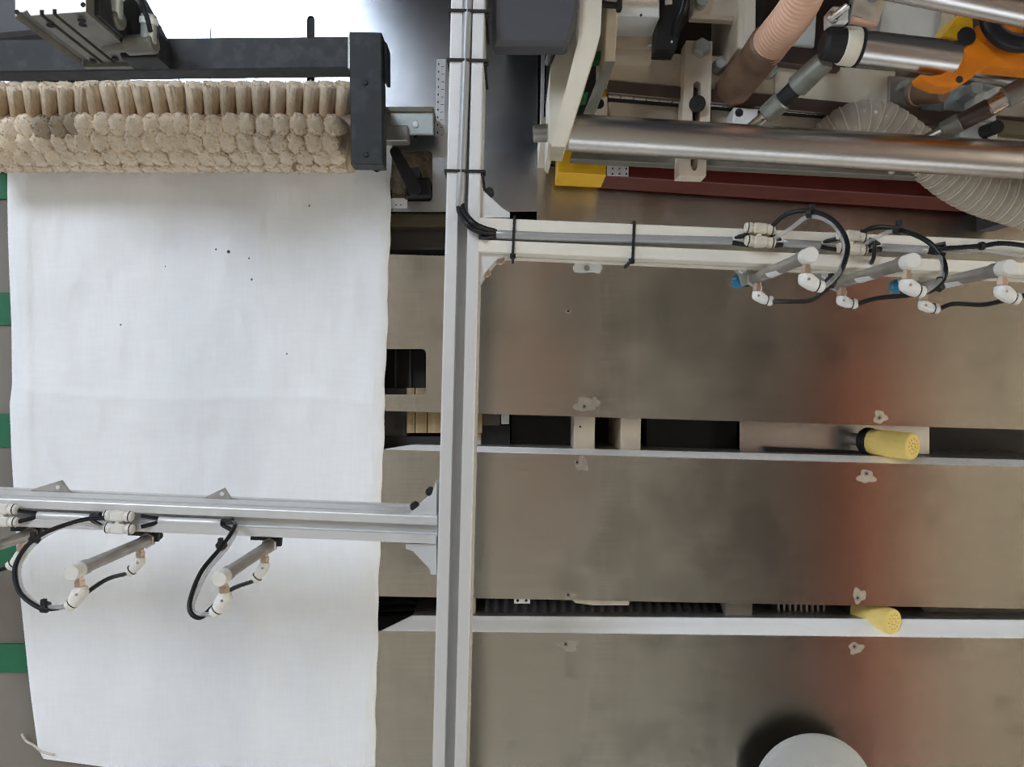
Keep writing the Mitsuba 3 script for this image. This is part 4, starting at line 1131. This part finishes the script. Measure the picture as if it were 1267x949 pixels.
def ball_rod(label, pts, radii, mats):
    t = thing('joint_rod', label, 'rod')
    names = ['sleeve', 'neck', 'knuckle', 'thread', 'tip', 'end']
    for i, ((a, b), (r0, r1), m) in enumerate(zip(pts, radii, mats)):
        a, b = P(*a), P(*b)
        part(t, names[i], cyl(a, b, r0, r1, n=20, c=min(r0, r1) * .15), m, smooth=35)
    return t


ball_rod('steel ball joint rod running from the black cap under the long roller', [((1022, 74, .20), (985, 108, .17)), ((988, 105, .172), (962, 130, .15)), ((968, 124, .155), (948, 143, .14)), ((952, 139, .142), (922, 165, .12))],
         [(.0105, .0118), (.0088, .0085), (.0108, .0108), (.006, .006)], ['joint_steel', 'black_paint', 'joint_steel', 'chrome'])
ball_rod('steel ball joint rod at the right edge running under the long roller', [((1300, 92, .20), (1242, 122, .185)), ((1246, 120, .186), (1222, 135, .178)), ((1226, 132, .18), (1186, 153, .16)), ((1190, 150, .162), (1166, 163, .15)), ((1170, 160, .152), (1140, 176, .135))],
         [(.0105, .0108), (.0088, .0088), (.0094, .009), (.0098, .0098), (.006, .006)], ['joint_steel', 'chrome', 'brown_bar', 'joint_steel', 'chrome'])

# orange casting, second and third rollers
t = thing('orange_casting', 'orange painted roller bracket with a curved arm, upper right', 'bracket')
arm = [(1139, 92), (1142, 98), (1162, 107), (1180, 108), (1192, 103), (1203, 96), (1214, 86), (1224, 82), (1275, 87), (1480, 104), (1480, 50), (1267, 62), (1240, 65), (1222, 58), (1208, 47), (1200, 54), (1193, 62), (1186, 76), (1176, 86), (1165, 92), (1152, 94)]
part(t, 'arm', slab(arm, 0.218, 0.235), 'orange_paint')
part(t, 'upper_arm', slab([(1166, 45), (1192, 12), (1203, 16), (1204, 37), (1192, 50), (1186, 49)], 0.17, 0.21), 'yellow_paint', label='yellow orange upper arm')
part(t, 'cheek', slab([(1235, 12), (1330, 12), (1330, 52), (1250, 50), (1236, 40)], 0.19, 0.235), 'orange_paint')
part(t, 'pin_hole', disc(P(1187, 98.5, .235), .0032, .0005, 14), 'dark_cavity')
part(t, 'bore', disc(P(1195.5, 45, .2355), .0085, .001, 18), 'ink')
part(t, 'stalk', slab([(1420, 55), (1470, 55), (1470, 95), (1420, 95)], 0.035, 0.22), 'orange_paint')
t = thing('rubber_ring', 'black rubber ring on the orange bracket at the right edge', 'ring')
c = P(1263, 17, .245)
a = np.linspace(math.radians(140), math.radians(345), 44)
part(t, 'ring', sweep(np.stack([c[0] + .031 * np.cos(a), c[1] + .0285 * np.sin(a), np.full(44, c[2])], 1), .0072, 14), 'black_tube', smooth=True)
part(t, 'inner_ring', sweep(np.stack([c[0] + .0225 * np.cos(a), c[1] + .020 * np.sin(a), np.full(44, c[2] - .003)], 1), .0035, 10), 'charcoal', smooth=True)
part(t, 'hub', cyl(P(1230, 24, .20), P(1232, 24, .245), .0075), 'black_plastic')
t = thing('top_roller', 'steel roller crossing the upper right corner of the frame', 'roller')
part(t, 'tube', cyl(P(1060, -28, .30), P(1345, 30, .30), .0125, n=36), 'chrome', smooth=40)
t = thing('lower_rod', 'polished steel rod below the orange bracket at the right edge', 'rod')
part(t, 'tube', cyl(P(1185, 84, .165), P(1345, 115, .165), .0098, n=28), 'chrome', smooth=40)
t = thing('copper_bushing', 'brown copper bushing under the orange bracket', 'bushing')
part(t, 'barrel', cyl(P(1128, 116, .10), P(1168, 112, .13), .0125, n=24, c=.001), 'hose_cuff', smooth=35)
part(t, 'flange', cyl(P(1128, 116, .10), P(1135, 115, .106), .0138, n=24, c=.001), 'brass', smooth=35)
part(t, 'plate', slab([(1101, 93), (1140, 97), (1140, 132), (1100, 126)], 0.08, 0.088, .001), 'dull_steel')
t = thing('white_bracket', 'white steel bracket with a dark hole above the right end of the long roller', 'bracket')
part(t, 'upper', slab([(1206, 100), (1233, 103), (1233, 150), (1206, 145)], 0.035, 0.105, .001), 'pale_enamel')
part(t, 'lower', slab([(1193, 150), (1236, 152), (1233, 190), (1185, 186)], 0.035, 0.10, .001), 'pale_enamel')
part(t, 'stud', cyl(P(1218, 163, .10), P(1234, 157, .125), .0072, n=16), 'black_plastic', smooth=35)
part(t, 'slot', slab([(1215, 168), (1222, 168), (1222, 185), (1215, 185)], .10, .1005), 'ink')
part(t, 'bolt', hexbolt(P(1220, 107, .105), .0065, .01), 'grey_zinc')
t = thing('hex_bolt', 'grey hex bolt with a tall head between the copper bushing and the white bracket', 'bolt')
part(t, 'head', hexbolt(P(1189, 121, .085), .0085, .03), 'grey_zinc')
part(t, 'seat', slab([(1170, 103), (1206, 106), (1203, 140), (1168, 136)], .035, .086, .001), 'grey_zinc')

# transparent ribbed duct
t = thing('clear_duct', 'translucent ribbed suction duct passing under the right half of the long roller', 'hose')
path = smooth_path([P(1020, 170, .085), P(1052, 150, .10), P(1090, 150, .105), P(1135, 185, .10), P(1195, 226, .096), P(1262, 246, .096), P(1340, 262, .096)], 24)
part(t, 'tube', ribbed(path, (.017, .034), .0009, .0105, 28), 'hose_film', smooth=True)
seg = np.r_[0, np.cumsum(np.linalg.norm(np.diff(path, axis=0), axis=1))]
for i, sd in enumerate(np.arange(0.004, seg[-1] - .004, .0105)):
    c = np.array([np.interp(sd, seg, path[:, k]) for k in range(3)])
    d = np.array([np.interp(sd + .002, seg, path[:, k]) for k in range(3)]) - c
    r = np.interp(sd, [0, seg[-1]], [.017, .034]) + .0009
    part(t, 'wire_coil', lathe(c, d, [(-.0006, r), (.0006, r), (.0006, r - .0012), (-.0006, r - .0012), (-.0006, r)], 24), 'beige_plastic')
t = thing('hex_screw', 'small screw on the lower side of the long roller', 'screw')
part(t, 'head', lathe(P(1103, 211, .147), (0, -.75, .66), [(0, .004), (.002, .0036), (.0026, .002)], 12), 'dull_steel', smooth=35)
